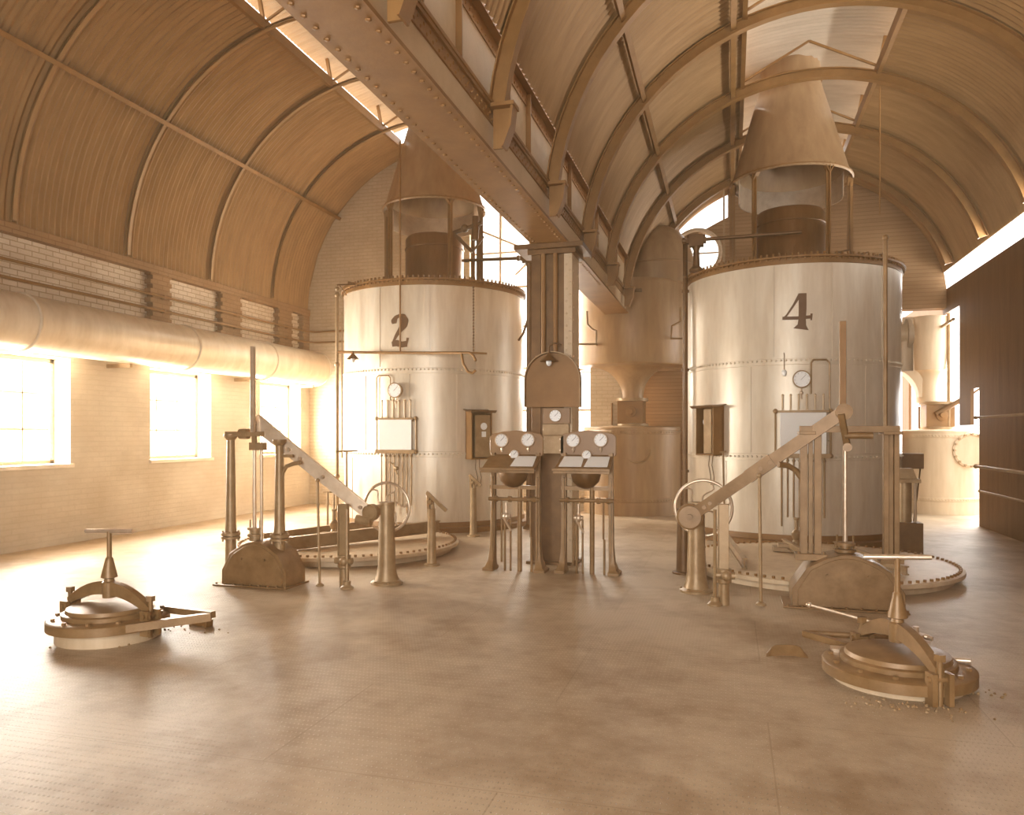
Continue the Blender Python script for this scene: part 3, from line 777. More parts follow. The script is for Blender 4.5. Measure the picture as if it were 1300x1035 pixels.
# ---- fittings on the tank fronts
def water_panel(tc, gpx, gpy, x0, x1, y0, y1, ty0, lab, glab, npx=6):
    """white level board with glass tubes above and pipes below"""
    pc, zc = ray_tank((x0 + x1) / 2, (y0 + y1) / 2, tc); Fm = frame(tc, pc, 0)
    dist = (Fm.translation.xy - Vector((0, 0))).length
    dd = -Fm.translation.x * s_ + Fm.translation.y * c_
    sc = dd / F; W = (x1 - x0) * sc / math.cos(pc - math.atan2(-tc.y, -tc.x)) * .93; z1 = EYE + (HY - y0) * sc; z0 = EYE + (HY - y1) * sc; zt = EYE + (HY - ty0) * sc
    t = empty('level_board', Fm.translation + Vector((0, 0, z0)), lab, 'gauge board', 'white level boards on the tanks')
    m = MB(Fm); m.box(-W / 2, W / 2, -.10, -.085, z0, z1); build('white_board', m, M_['white'], t, 'plain white board')
    m = MB(Fm)
    for (a, b, c, d) in ((-W / 2 - .05, W / 2 + .05, z0 - .06, z0 + .0), (-W / 2 - .03, W / 2 + .03, z1 - .0, z1 + .03)): m.box(a, b, -.11, -.03, c, d)
    for sx in (-1, 1):
        m.cyl((sx * (W / 2 + .06), -.06, z0 - .03), (sx * (W / 2 + .06), -.06, z1 + .02), .014, n=8)
        for z in (z0 - .03, z1 + .02): m.ball((sx * (W / 2 + .06), -.07, z), .035)
        for z in (z0 - .02, z1 - .02): m.box(sx * W * .45 - .02, sx * W * .45 + .02, -.04, .03, z - .01, z + .03)
    build('bracket_frame', m, M_['iron'], t, bev=0)
    for k in range(npx):
        x = -W * .44 + W * .88 * k / (npx - 1); m = MB(Fm); m.cyl((x, -.07, z1 + .02), (x, -.07, zt), .013, n=8); m.ball((x, -.07, zt), .018)
        m.box(x - .012, x + .012, -.085, -.05, z1 - .005, z1 + .05)
        build('glass_tube', m, M_['vessel2'], t, bev=0)
    m = MB(Fm)
    for k in range(8):
        x = -W * .46 + W * .92 * k / 7; m.cyl((x, -.06, z0 - .05), (x, -.06, z0 - .05 - (.85 if k % 3 else .98)), .013, n=8); m.ball((x, -.06, z0 - .10), .022)
    m.tube([(-W * .2, -.08, z0 - .2), (-W * .05, -.09, z0 - .24), (0, -.09, z0 - .32), (.03, -.09, z0 - .4)], .012); m.ball((.02, -.09, z0 - .3), .035)
    build('pipe', m, M_['iron'], t, bev=0)
    # dial above
    pg, zg = ray_tank(gpx, gpy, tc); Fg = frame(tc, pg, zg); n = -Vector((Fg[0][1], Fg[1][1], 0)); c = Fg.translation + n * .09
    g = empty('dial_gauge', Fg.translation, glab, 'gauge', 'round dial gauges on the tanks')
    gauge(g, c, n, .12, 'iron', stem=False, name='case')
    m = MB(Fg); m.cyl((0, .0, 0), (0, -.05, 0), .03, n=10); m.cyl((0, -.05, -.11), (0, -.05, -.28), .010, n=8); m.ball((0, -.05, -.19), .025); build('stem', m, M_['bright'], g, bev=0)
    return Fm, z0, z1, W
FA = water_panel(T2, 504, 496, 483, 527, 533, 571, 509, 'white level board with glass tubes on the front of tank 2', 'round white-faced dial gauge on the front of tank 2')
FB = water_panel(T4, 1017, 482, 989, 1048, 524, 576, 502, 'white level board with glass tubes on the front of tank 4', 'round white-faced dial gauge on the front of tank 4')
def pipe_loop(tc, pts, r, lab, cat='pipe', mt='iron'):
    P = []
    for px_, py_ in pts:
        a, z = ray_tank(px_, py_, tc); P.append(Vector((tc.x + (TR + .04) * math.cos(a), tc.y + (TR + .04) * math.sin(a), z)))
    Q = []
    for i in range(len(P) - 1):
        for k in range(8):
            f = k / 8; v = P[i].lerp(P[i + 1], f); d = (v.xy - tc); d.normalize(); Q.append(Vector((tc.x + d.x * (TR + .04), tc.y + d.y * (TR + .04), v.z)))
    Q.append(P[-1])
    m = MB().tube(Q, r)
    for p_ in (P[0], P[-1], P[len(P) // 2]):
        n_ = Vector((p_.x - tc.x, p_.y - tc.y, 0)).normalized(); m.cyl(p_, p_ - n_ * .05, r * .7, n=6)
    return build('gauge_pipe', m, M_[mt], label=lab, cat=cat, bev=0)
pipe_loop(T2, [(480, 560), (480, 480), (483, 477), (494, 477), (497, 480), (497, 508)], .011, 'thin looped pipe left of the dial gauge on tank 2')
pipe_loop(T4, [(1029, 500), (1029, 461), (1032, 457), (1048, 457), (1052, 461), (1052, 560)], .012, 'thin looped pipe right of the dial gauge on tank 4')
# recorder boxes
def recorder(tc, x0, x1, y0, y1, lab, door_open):
    pc, _ = ray_tank((x0 + x1) / 2, (y0 + y1) / 2, tc); Fm = frame(tc, pc, 0); dd = -Fm.translation.x * s_ + Fm.translation.y * c_; sc = dd / F
    W = (x1 - x0) * sc * .9; z1 = EYE + (HY - y0) * sc; z0 = EYE + (HY - y1) * sc
    t = empty('instrument_box', Fm.translation + Vector((0, 0, z0)), lab, 'instrument box', 'instrument boxes on the tanks')
    m = MB(Fm); m.box(-W / 2, W / 2, -.03, .06, z0, z1); m.box(-W / 2, -W / 2 + .02, -.20, 0, z0, z1); m.box(W / 2 - .02, W / 2, -.20, 0, z0, z1); m.box(-W / 2, W / 2, -.20, 0, z0, z0 + .02)
    build('case', m, M_['girder'], t)
    m = MB(Fm); rs = []
    for k in range(9):
        a = k / 8; y = .02 - .30 * a; z = z1 + .02 - .055 * (1 - (1 - a) ** 2) + (.03 if k == 8 else 0)
        rs.append([Vector((-W / 2 - .04, y, z)), Vector((W / 2 + .04, y, z)), Vector((W / 2 + .04, y, z + .012)), Vector((-W / 2 - .04, y, z + .012))])
    m.rings(rs, True, False); build('curved_lid', m, M_['dark'], t, bev=0)
    m = MB(Fm)
    if door_open: m.box(-W * .02, W * .40, -.21, -.19, z0 + .03, z1 - .05)
    else: m.box(-W * .30, W * .42, -.19, -.15, z0 + .04, z1 - .07)
    build('front_plate', m, M_['iron'], t)
    m = MB(Fm); zc = z0 + (z1 - z0) * .68; xo = W * .10 if not door_open else -W * .22; yo = -.20 if not door_open else -.1
    m.cyl((xo, yo + .02, zc), (xo, yo, zc), W * .15, n=20); m.box(xo - W * .1, xo + W * .1, yo - .0, yo + .02, zc - W * .45, zc - W * .22)
    build('chart', m, M_['dial'], t, bev=0)
    m = MB(Fm)
    for sx in (-.04, .03): m.tube([(sx, -.06, z0), (sx - .01, -.07, z0 - .15), (sx + .03, -.07, z0 - .3), (sx + .02, -.05, z0 - .45)], .006, 6)
    build('wire', m, M_['dark'], t, bev=0)
recorder(T2, 588, 621, 522, 583, 'dark instrument box with a pale dial on the right of tank 2', False)
recorder(T4, 889, 925, 516, 578, 'dark open instrument box under a curved lid on the left of tank 4', True)

# pipes around tank 2
p = pz(428, 640, 11.5); xv = p.x
t = empty('stand_pipe', (xv, 11.5, 0), 'tall twin stand pipe rising left of tank 2', 'pipe')
m = MB().cyl((xv, 11.5, 0), (xv, 11.5, 3.95), .028, n=12); m.cyl((xv + .09, 11.5, 1.2), (xv + .09, 11.5, 3.6), .012, n=8)
for z in (.9, 2.75, 3.9): m.ball((xv, 11.5, z), .045)
m.ball((xv, 11.5, 4.0), .035)
build('pipe', m, M_['iron'], t, bev=0)
m = MB(); a = pz(428, 447, 11.5); b = pz(596, 448, 11.45)
m.tube([a, pz(500, 448, 11.45), b, pz(601, 452, 11.4), pz(604, 458, 11.35)], .022, 10); m.cyl(b, pz(618, 449, 11.45), .016); m.tube([pz(586, 449, 11.45), pz(588, 462, 11.4), pz(594, 472, 11.4), pz(600, 474, 11.4), pz(604, 470, 11.4)], .022)
build('branch_pipe', m, M_['girder'], t, bev=0)
m = MB(); m.cyl(pz(428, 362, 11.5), pz(462, 360, 11.9), .012); m.bar(pz(430, 361, 11.5), pz(440, 375, 11.8), .012); build('stay', m, M_['dark'], t, bev=0)
m = MB()
for k in range(22): p = pz(601, 365 + k * 3.8, 11.50); m.ball(p, .016, 1.3, 8)
m.cyl(pz(601, 362, 11.5), pz(601, 448, 11.5), .006, n=6)
build('chain', m, M_['dark'], label='hanging chain in front of the upper right of tank 2', cat='chain', bev=0)
m = MB().cyl(pz(508, 180, 11.38), pz(508, 446, 11.38), .016, n=8)
build('long_rod', m, M_['girder'], label='long vertical rod in front of tank 2 running down from the roof', cat='rod', bev=0)

# shaded lamps
def lamp(p, r, lab, arm):
    t = empty('shaded_lamp', p, lab, 'lamp'); p = Vector(p)
    build('lamp_shade', MB().lathe([(.02, .10), (.025, .08), (r, 0), (r - .004, 0), (.02, .075)], p, n=24, caps=False), M_['dark'], t, bev=0)
    build('bulb', MB().ball(p - Vector((0, 0, .01)), .035, 1.3), M_['dial'], t, bev=0)
    build('arm', MB().tube(arm, .010), M_['dark'], t, bev=0)
p = pz(448, 456, 11.3)
lamp(p, .10, 'small cone-shaded lamp hanging at the left of tank 2', [p + Vector((0, 0, .08)), p + Vector((0, 0, .12)), pz(448, 447, 11.45)])
p = pz(697, 459, CYF - .3)
lamp(p, .11, 'small cone-shaded lamp on the column above the arched shield', [p + Vector((0, 0, .08)), p + Vector((0, 0, .18)), p + Vector((.06, .02, .22)), p + Vector((.10, .2, .22))])
a, z = ray_tank(996, 474, T4); q = Vector((T4.x + (TR + .07) * math.cos(a), T4.y + (TR + .07) * math.sin(a), z))
t = empty('hanging_bulb', q, 'bare light bulb hanging beside the dial gauge of tank 4', 'bulb')
build('bulb', MB().ball(q, .035, 1.4), M_['dial'], t, bev=0); build('flex', MB().tube([q + Vector((0, 0, .04)), q + Vector((0, 0, .25)), q + Vector((0, .09, .30))], .006, 6), M_['dark'], t, bev=0)

# ================================================================== ROUND FLOOR COVERS IN FRONT OF THE TANKS
DR = 1.5; DZ = .12
def cover(cx, cy, lab):
    t = empty('floor_cover', (cx, cy, 0), lab, 'cover', 'round bolted floor covers')
    m = MB().lathe([(DR - .10, 0), (DR - .10, DZ - .05), (DR, DZ - .04), (DR, DZ), (DR - .02, DZ + .005), (.01, DZ + .02)], (cx, cy, 0), n=96)
    build('lid', m, M_['vessel2'], t, bev=0)
    m = MB()
    for k in range(96):
        a = 2 * PI * k / 96; m.bolt((cx + (DR - .05) * math.cos(a), cy + (DR - .05) * math.sin(a), DZ), (0, 0, 1), .018, .03)
    build('bolt_ring', m, M_['girder'], t, bev=0)
D4 = (.98, 9.65); D2 = (-5.05, 9.65)
cover(*D4, 'round bolted floor cover in front of tank 4'); cover(*D2, 'round bolted floor cover in front of tank 2')
# beams across the covers
def beam(p0, p1, lab, w=.07, h=.13):
    t = empty('lifting_beam', (Vector(p0) + Vector(p1)) / 2 - Vector((0, 0, h / 2)), lab, 'beam')
    p0 = Vector(p0); p1 = Vector(p1)
    m = MB().bar(p0, p1, .015, h); m.bar(p0 + Vector((0, 0, h / 2)), p1 + Vector((0, 0, h / 2)), w, .015); m.bar(p0 - Vector((0, 0, h / 2)), p1 - Vector((0, 0, h / 2)), w, .015)
    build('channel', m, M_['iron'], t, bev=0)
zc_ = DZ + .10
beam((-5.35, 8.55, zc_), (-4.05, 10.45, zc_ + .05), 'long channel beam lying across the floor cover before tank 2', .08, .15)
beam((-5.95, 8.95, zc_), (-5.25, 10.75, zc_), 'shorter channel beam at the left of the floor cover before tank 2', .07, .12)
beam((.15, 8.75, zc_ - .03), (-.05, 10.6, zc_), 'left sloping bar on the floor cover before tank 4', .06, .10)
beam((1.0, 8.7, zc_ - .03), (.65, 10.4, zc_), 'middle bar on the floor cover before tank 4', .05, .08)
beam((1.75, 8.75, zc_ - .03), (1.25, 10.3, zc_), 'right bar on the floor cover before tank 4', .05, .08)
def ball_valve(x, y, lab, zb=DZ + .02):
    t = empty('hatch_valve', (x, y, zb), lab, 'valve')
    m = MB().box(x - .28, x + .22, y - .10, y + .14, zb, zb + .05); m.box(x - .22, x + .16, y - .08, y + .1, zb + .05, zb + .09); build('plate', m, M_['iron'], t)
    m = MB().lathe([(.05, 0), (.05, .03), (.035, .05), (.06, .10), (.06, .14), (.025, .18), (.025, .30), (.035, .31), (.035, .33)], (x, y, zb + .09), n=14); build('body', m, M_['iron'], t, bev=0)
p = pz(1011, 680, 10.2); ball_valve(p.x, 10.2, 'small upright valve on a plate behind the columns of the right lever machine')
p = pz(424, 690, 9.6); ball_valve(p.x, 9.6, 'small upright valve on a plate behind the sloping arm of the left lever machine')
# twin valve spindles behind the left lever
for k, (px_, lb) in enumerate(((416, 'left'), (424, 'right'))):
    p = pz(px_, 625, 10.1); m = MB().cyl((p.x, 10.1, DZ), (p.x, 10.1, p.z), .016, n=8); m.bar((p.x - .07, 10.1, p.z), (p.x + .07, 10.1, p.z), .02, .02)
    build('valve_spindle', m, M_['iron'], label=lb + ' of the two short valve spindles behind the left lever', cat='spindle', bev=0)

# ================================================================== LEVER MACHINES
def plinth(t, x0, x1, y0, y1, h):
    w_ = x1 - x0; P = [(0, 0), (0, .17), (.13, .36)] + [(.13 + .74 * k / 12, .36 + .135 * math.sin(PI * k / 12)) for k in range(1, 12)] + [(.87, .36), (1, .17), (1, 0)]
    poly = [(x0 + a * w_, b / .495 * h) for a, b in P][::-1]
    m = MB().prism(poly, y0, y1)
    ins = [(x0 + w_ * .5 + (a - .5) * w_ * .9, (b * .9 + .02) / .495 * h) for a, b in P][::-1]
    m.prism(ins, y0 - .012, y0 + .01)
    m.box(x0 - .08, x1 + .03, y0 - .05, y1 + .03, 0, .018)
    for k in range(9): m.bolt((x0 - .04 + (w_ + .05) * k / 8, y0 - .03, .018), (0, 0, 1), .014, .016)
    for a in (.32, .68): m.bolt((x0 + a * w_, y0 - .012, h * .62), (0, -1, 0), .016, .02)
    build('plinth', m, M_['stand'], t, bev=.004)
def pedestal_wheel(px_, py_, wpx, wpy, R, yoff, lab, hgt=None):
    b = G(px_, py_); t = empty('handwheel_pedestal', b, lab, 'handwheel', 'handwheel pedestals by the levers')
    wc = pz(wpx, wpy, b.y + yoff); h = wc.z + .07
    m = MB().lathe([(.17, 0), (.17, .02), (.13, .04), (.105, .12), (.095, .2), (.078, h - .03), (.085, h - .025), (.085, h)], b, n=24)
    for k in range(6): m.bolt(b + Vector((.15 * math.cos(k * PI / 3), .15 * math.sin(k * PI / 3), .02)), (0, 0, 1), .012, .02)
    build('pedestal', m, M_['iron'], t, bev=0)
    hw = build('handwheel', MB().torus(wc, (0, 1, 0), R, .016, 48, 10), M_['bright'], t, 'bright handwheel with curved spokes', bev=0)
    m = MB().lathe([(.045, -.04), (.045, .04)], wc, (0, 1, 0), 16); m.cyl((wc.x, b.y, wc.z), (wc.x, wc.y + .05, wc.z), .022, n=10)
    m.cyl((b.x, b.y, wc.z), (wc.x, b.y, wc.z), .03, n=10)
    for k in range(6):
        a0 = 2 * PI * k / 6 + .3; P = []
        for q in range(9):
            f = q / 8; rr = .03 + (R - .03) * f; aa = a0 + .38 * math.sin(2 * PI * f) * (1 - .4 * f); P.append(wc + Vector((rr * math.cos(aa), 0, rr * math.sin(aa))))
        m.tube(P, .009, 6)
    build('spokes', m, M_['bright'], hw, bev=0)
    return b, wc
bl, wl = pedestal_wheel(491, 741, 491, 644, .265, .14, 'handwheel pedestal at the low end of the left lever')
br_, wr = pedestal_wheel(884, 751, 893, 645, .285, .14, 'handwheel pedestal at the low end of the right lever')

# left machine
Yl = 7.2
x0 = G(275, 745).x; x1 = G(366, 747).x
t = empty('lever_machine', ((x0 + x1) / 2, Yl, 0), 'lever machine before tank 2, its arm sloping down to the right', 'lever machine', 'large lever machines in front of the tanks')
plinth(t, x0, x1, 7.02, 7.40, .47)
for px_ in (293, 355):
    zt = pz(px_, 553 if px_ < 300 else 560, Yl).z; p = pz(px_, 600, Yl)
    m = MB().lathe([(.06, .18), (.055, .46), (.10, .47), (.10, .495), (.075, .50), (.10, .505), (.10, .535), (.062, .55), (.055, .62), (.042, zt - .05), (.06, zt - .03), (.075, zt - .01), (.075, zt + .015)], (p.x, Yl, 0), n=20)
    for q in range(4): m.bolt((p.x + .08 * math.cos(q * PI / 2 + .7), Yl + .08 * math.sin(q * PI / 2 + .7), .44), (0, 0, 1), .012, .12)
    build('column', m, M_['iron'], t, bev=0)
m = MB()
for px_, r in ((323, .020), (332, .016)): p = pz(px_, 562, Yl); m.cyl((p.x, Yl, .47), (p.x, Yl, p.z), r, n=10)
build('guide_rod', m, M_['bright'], t, bev=0)
p = pz(324, 680, Yl); m = MB().lathe([(.06, .46), (.06, .50), (.08, .505), (.08, .53), (.045, .535), (.045, .57), (.08, .575), (.08, .60)], (p.x, Yl, 0), n=14)
for sx in (-1, 1): m.cyl((p.x + sx * .06, Yl, .5), (p.x + sx * .06, Yl, .68), .01, n=6)
build('gland', m, M_['iron'], t, bev=0)
m = MB(); a = pz(289, 551, Yl); b = pz(336, 551, Yl); m.box(a.x, b.x, Yl - .05, Yl + .05, a.z - .025, a.z + .025); m.cyl((pz(310, 553, Yl).x - .05, Yl, a.z), (pz(310, 553, Yl).x + .05, Yl, a.z), .055)
m.box(pz(323, 0, Yl).x - .04, pz(332, 0, Yl).x + .04, Yl - .04, Yl + .04, pz(320, 568, Yl).z - .03, pz(320, 562, Yl).z)
build('crosshead', m, M_['iron'], t, bev=0)
p = pz(321, 537, Yl - .08); m = MB().box(p.x - .022, p.x + .022, Yl - .10, Yl - .06, p.z - .10, pz(320, 440, Yl - .08).z); build('upright_bar', m, M_['bright'], t)
a = pz(322, 534, Yl - .02); b = Vector((pz(466, 650, 7.42).x, 7.42, pz(466, 650, 7.42).z))
m = MB().bar(a, b, .02, .14); u_ = (b - a).normalized(); nrm = Vector((0, 1, 0)); upv = u_.cross(nrm) * -1
if upv.z < 0: upv = -upv
m.bar(a + upv * .07 + Vector((0, .02, 0)), b + upv * .05 + Vector((0, .02, 0)), .07, .018); m.bar(a - upv * .07 + Vector((0, .02, 0)), b - upv * .05 + Vector((0, .02, 0)), .07, .018)
for f in (.02, .32, .42, .62, .95): m.bolt(a.lerp(b, f) - nrm * .01, (0, -1, 0), .022, .03)
lv = build('lever', m, M_['bright'], t, 'pale sloping lever arm', bev=0)
m = MB().lathe([(.07, -.06), (.09, -.04), (.09, .04), (.07, .06)], b + Vector((.03, .03, -.01)), (0, 1, 0), 20); m.bar(b, Vector((bl.x - .03, bl.y - .02, wl.z)), .05, .10); m.cyl(b + Vector((-.12, 0, -.08)), b + Vector((.05, 0, -.10)), .05)
build('lever_boss', m, M_['iron'], lv, bev=0)
m = MB(); a1 = pz(322, 534, Yl - .03); m.bar(a1, pz(323, 566, Yl - .03), .05, .03); build('link', m, M_['iron'], t)
m = MB(); m.tube([pz(357, 612, Yl), pz(359, 600, Yl), pz(364, 592, Yl), pz(372, 589, Yl), pz(382, 587, Yl)], .022, 8); m.bar(pz(355, 579, Yl), pz(372, 579, Yl), .03)
build('curved_bracket', m, M_['iron'], t, bev=0)

# right machine
Yr = 7.75
t = empty('lever_machine', (1.02, Yr, 0), 'lever machine before tank 4, its arm sloping down to the left', 'lever machine', 'large lever machines in front of the tanks')
plinth(t, .55, 1.50, 7.55, 7.95, .50)
zx = pz(1075, 545, Yr).z
for px_, wd in ((1029, .10), (1131, .07)):
    p = pz(px_, 600, Yr); m = MB()
    for sx in (-1, 1): m.box(p.x + sx * wd * .62 - wd * .32, p.x + sx * wd * .62 + wd * .32, Yr - .04, Yr + .04, .42, zx - .02)
    m.box(p.x - .02, p.x + .02, Yr - .01, Yr + .01, .42, zx - .02); m.box(p.x - wd * 1.4, p.x + wd * 1.4, Yr - .08, Yr + .08, .42, .48)
    for sx in (-1, 1): m.bolt((p.x + sx * wd * 1.1, Yr - .06, .48), (0, 0, 1), .013, .02)
    build('column', m, M_['stand'], t)
p = pz(1073, 688, Yr); z1 = pz(1073, 566, Yr).z
build('guide_rod', MB().cyl((p.x, Yr, .47), (p.x, Yr, z1), .022, n=12), M_['bright'], t, bev=0)
m = MB().lathe([(.07, .47), (.07, .50), (.095, .505), (.095, .53), (.05, .535), (.05, .56), (.09, .565), (.09, .59), (.03, .60)], (p.x, Yr, 0), n=14)
for sx in (-1, 1): m.cyl((p.x + sx * .07, Yr, .5), (p.x + sx * .07, Yr, .66), .01, n=6)
build('gland', m, M_['stand'], t, bev=0)
m = MB(); a = pz(1014, 545, Yr); b = pz(1140, 545, Yr); m.box(a.x, b.x, Yr - .10, Yr - .04, zx - .03, zx + .03); m.box(a.x + .02, b.x + .02, Yr + .04, Yr + .12, zx - .03, zx + .02); m.box(b.x - .14, b.x + .02, Yr - .12, Yr + .14, zx - .05, zx - .02); m.box(a.x, a.x + .14, Yr - .12, Yr + .14, zx - .05, zx - .02)
m.cyl((p.x - .02, Yr - .1, zx - .06), (p.x + .22, Yr - .1, zx - .06), .03)
build('crosshead', m, M_['stand'], t)
a = pz(1071, 530, Yr - .06); m = MB().box(a.x - .028, a.x + .028, Yr - .03, Yr + .03, a.z - .05, pz(1071, 408, Yr).z); build('upright_bar', m, M_['girder'], t)
a = pz(1124, 545, Yr); m = MB().cyl((a.x, Yr, a.z - .05), (a.x, Yr, pz(1122, 302, Yr).z), .020, n=10); m.ball((a.x, Yr, pz(1122, 302, Yr).z), .03); build('tall_rod', m, M_['stand'], t, bev=0)
a = pz(1071, 523, Yr - .13); b = pz(876, 656, br_.y - .14)
m = MB().bar(a, b, .05, .115)
u_ = (b - a).normalized()
m.lathe([(.075, -.035), (.075, .035)], a, (0, 1, 0), 20)
for f in (.02, .46, .52, .86, .9): m.bolt(a.lerp(b, f) - Vector((0, .025, 0)), (0, -1, 0), .022, .025)
m.bar(a.lerp(b, .44), a.lerp(b, .60), .07, .13)
lv = build('lever', m, M_['stand'], t, bev=0)
m = MB().lathe([(.11, -.06), (.11, -.03), (.13, -.02), (.13, .04)], b, (0, 1, 0), 24); m.lathe([(.03, -.09), (.03, -.05)], b, (0, 1, 0), 12); m.cyl(b, (b.x, br_.y, b.z), .04)
build('lever_boss', m, M_['stand'], lv, bev=0)
m = MB().bar(pz(1068, 526, Yr - .18), pz(1076, 568, Yr - .06), .055, .03); m.cyl(pz(1076, 568, Yr - .1), pz(1076, 568, Yr + .05), .04); build('link', m, M_['stand'], t, bev=0)
m = MB().tube([pz(988, 590, Yr - .1), pz(1000, 591, Yr - .05), pz(1010, 597, Yr), pz(1018, 608, Yr), pz(1021, 622, Yr)], .028, 8); build('curved_bracket', m, M_['stand'], t, bev=0)

# rods and posts under the levers
def rod(px0, py0, px1, py1, r, lab, name='lever_rod', mt='iron', collar=True):
    g = G(px1, py1); top = pz(px0, py0, g.y); m = MB().cyl(g, top, r, n=10)
    if collar: m.lathe([(r * 3, 0), (r * 3, .012), (r * 1.4, .03)], g, n=12); m.ball(top, r * 1.6)
    return build(name, m, M_[mt], label=lab, cat='rod', bev=0)
rod(403, 610, 406, 744, .014, 'thin vertical rod under the middle of the left lever')
rod(964, 604, 966, 768, .016, 'thin vertical rod under the middle of the right lever')
def post(px_, py0, py1, lab, thin_px):
    g = G(px_, py1); z = pz(px_, py0, g.y).z
    t = empty('valve_post', g, lab, 'post', 'posts under the lever arms')
    m = MB().box(g.x - .045, g.x + .045, g.y - .03, g.y + .03, .22, z); m.box(g.x - .055, g.x - .045, g.y - .045, g.y + .045, .22, z); build('post_bar', m, M_['iron'], t)
    m = MB().lathe([(.05, 0), (.05, .20), (.07, .21), (.07, .25), (.04, .26), (.04, .30), (.07, .31), (.07, .34)], g, n=14)
    m.cyl(g + Vector((-.09, -.02, .28)), g + Vector((.10, -.02, .28)), .035); m.ball(g + Vector((.02, -.04, .28)), .055); build('valve', m, M_['iron'], t, bev=0)
    dx = (thin_px - px_) * (-g.x * s_ + g.y * c_) / F
    m = MB().cyl(g + Vector((dx, -.05, 0)), g + Vector((dx, -.05, z - .05)), .016, n=8); m.lathe([(.07, 0), (.07, .015), (.04, .04), (.04, .08)], g + Vector((dx, -.05, 0)), n=12)
    build('pipe', m, M_['iron'], t, bev=0)
post(437, 640, 746, 'square post with a small valve under the low end of the left lever', 444)
post(919, 640, 768, 'square post with a small valve under the low end of the right lever', 908)
def t_handle(px_, py0, pxb, pyb, hw, lab, r=.012, name='spindle_handle'):
    g = G(pxb, pyb); top = pz(px_, py0, g.y); t = empty(name, g, lab, 'handle')
    build('spindle', MB().cyl(g, top, r, n=8), M_['iron'], t, bev=0); build('grip', MB().cyl(top - Vector((hw, 0, .004)), top + Vector((hw, 0, .006)), .010, n=8), M_['iron'], t, bev=0)
t_handle(440, 573, 441, 735, .13, 'tall thin spindle with a cross handle behind the left lever')
t_handle(918, 574, 921, 720, .04, 'tall thin spindle with a short handle behind the right lever')

# small hand-lever pedestals
def small_ped(px_, py0, py1, flip, lab, leverto):
    g = G(px_, py1); z = pz(px_, py0, g.y).z; t = empty('hand_lever', g, lab, 'hand lever', 'small hand-lever pedestals')
    m = MB().lathe([(.10, 0), (.10, .02), (.06, .03), (.055, .10), (.045, z - .22), (.05, z - .20)], g, n=16); build('pedestal', m, M_['iron'], t, bev=0)
    m = MB().bar(g + Vector((-.02, 0, z - .45)), g + Vector((-.05, 0, z)), .035, .05); m.bar(g + Vector((.03, 0, z - .3)), g + Vector((.0, 0, z - .05)), .03, .04); m.cyl(g + Vector((-.02, -.05, z - .12)), g + Vector((.02, -.05, z - .12)), .03); build('fork', m, M_['iron'], t)
    m = MB().bar(g + Vector((-.06, -.02, z)), g + Vector((leverto[0], -.02, z + leverto[1])), .03, .045); build('lever', m, M_['iron'], t)
small_ped(548, 625, 718, 1, 'nearer small hand-lever pedestal right of the left handwheel', (.20, -.22))
small_ped(601, 603, 681, 1, 'farther small hand-lever pedestal beside the left gauge stand', (.13, -.17))
g = G(868, 728); m = MB().lathe([(.13, 0), (.13, .02), (.085, .03), (.075, .5), (.075, .66), (.09, .67), (.09, .74)], g, n=20)
build('short_pedestal', m, M_['dark'], label='dark short pedestal behind the right handwheel', cat='pedestal', bev=0)

# hydraulic cylinder at the right foot of tank 4
p = pz(1148, 655, 11.4); gx = p.x
t = empty('ram_cylinder', (gx, 11.4, 0), 'small upright ram cylinder with twin rods at the right foot of tank 4', 'cylinder')
build('base_block', MB().box(gx - .22, gx + .20, 11.25, 11.55, 0, .42), M_['dark'], t)
m = MB().cyl((gx, 11.4, .42), (gx, 11.4, .95), .09, n=20); build('barrel', m, M_['iron'], t, bev=0)
m = MB()
for sx in (-1, 1): m.cyl((gx + sx * .13, 11.38, .40), (gx + sx * .13, 11.38, .95), .018, n=8)
build('tie_rod', m, M_['bright'], t, bev=0)
build('head', MB().box(gx - .18, gx + .18, 11.28, 11.52, .95, 1.0).prism([(gx - .14, 1.0), (gx + .14, 1.0), (gx + .09, 1.14), (gx - .09, 1.14)], 11.32, 11.48), M_['iron'], t)
# small sign box and stay behind
a = pz(1147, 595, 12.9); b = pz(1172, 576, 12.9)
t = empty('side_box', (a.x, 12.9, a.z), 'dark square box on the right side of tank 4', 'box')
build('case', MB().box(a.x - .12, b.x, 12.85, 13.1, a.z, b.z), M_['dark'], t)
build('stay_rod', MB().cyl((b.x - .04, 12.9, a.z), (b.x - .22, 12.6, .05), .012, n=6), M_['dark'], t, bev=0)

# vertical dark pipe at the left of tank 4
p = pz(870, 600, 12.75); m = MB().cyl((p.x, 12.75, 0), (p.x, 12.75, 4.7), .04, n=14)
for z in (1.0, 2.63, 3.9): m.lathe([(.06, -.02), (.06, .02)], (p.x, 12.75, z), n=12)
build('vertical_pipe', m, M_['dark'], label='dark vertical pipe close against the left side of tank 4', cat='pipe', bev=0)
# rods hanging from the roof at right
a = pz(1117, 110, 10.6); m = MB().cyl((a.x, 10.6, 4.35), (a.x, 10.6, min(a.z, V2[1] + math.sqrt(V2[2] ** 2 - (a.x - V2[0]) ** 2))), .009, n=6)
build('hanging_chain', m, M_['rib'], label='thin vertical line hanging from the right vault above tank 4', cat='chain', bev=0)
a = pz(921, 300, 12.9)
m = MB().bar((pz(919, 240, 12.9).x, 12.9, TZ - .02), (pz(919, 240, 12.9).x, 12.9, pz(919, 240, 12.9).z), .03, .05)
build('flat_upright', m, M_['iron'], label='thin upright bar left of the hood over tank 4', cat='bar', bev=0)

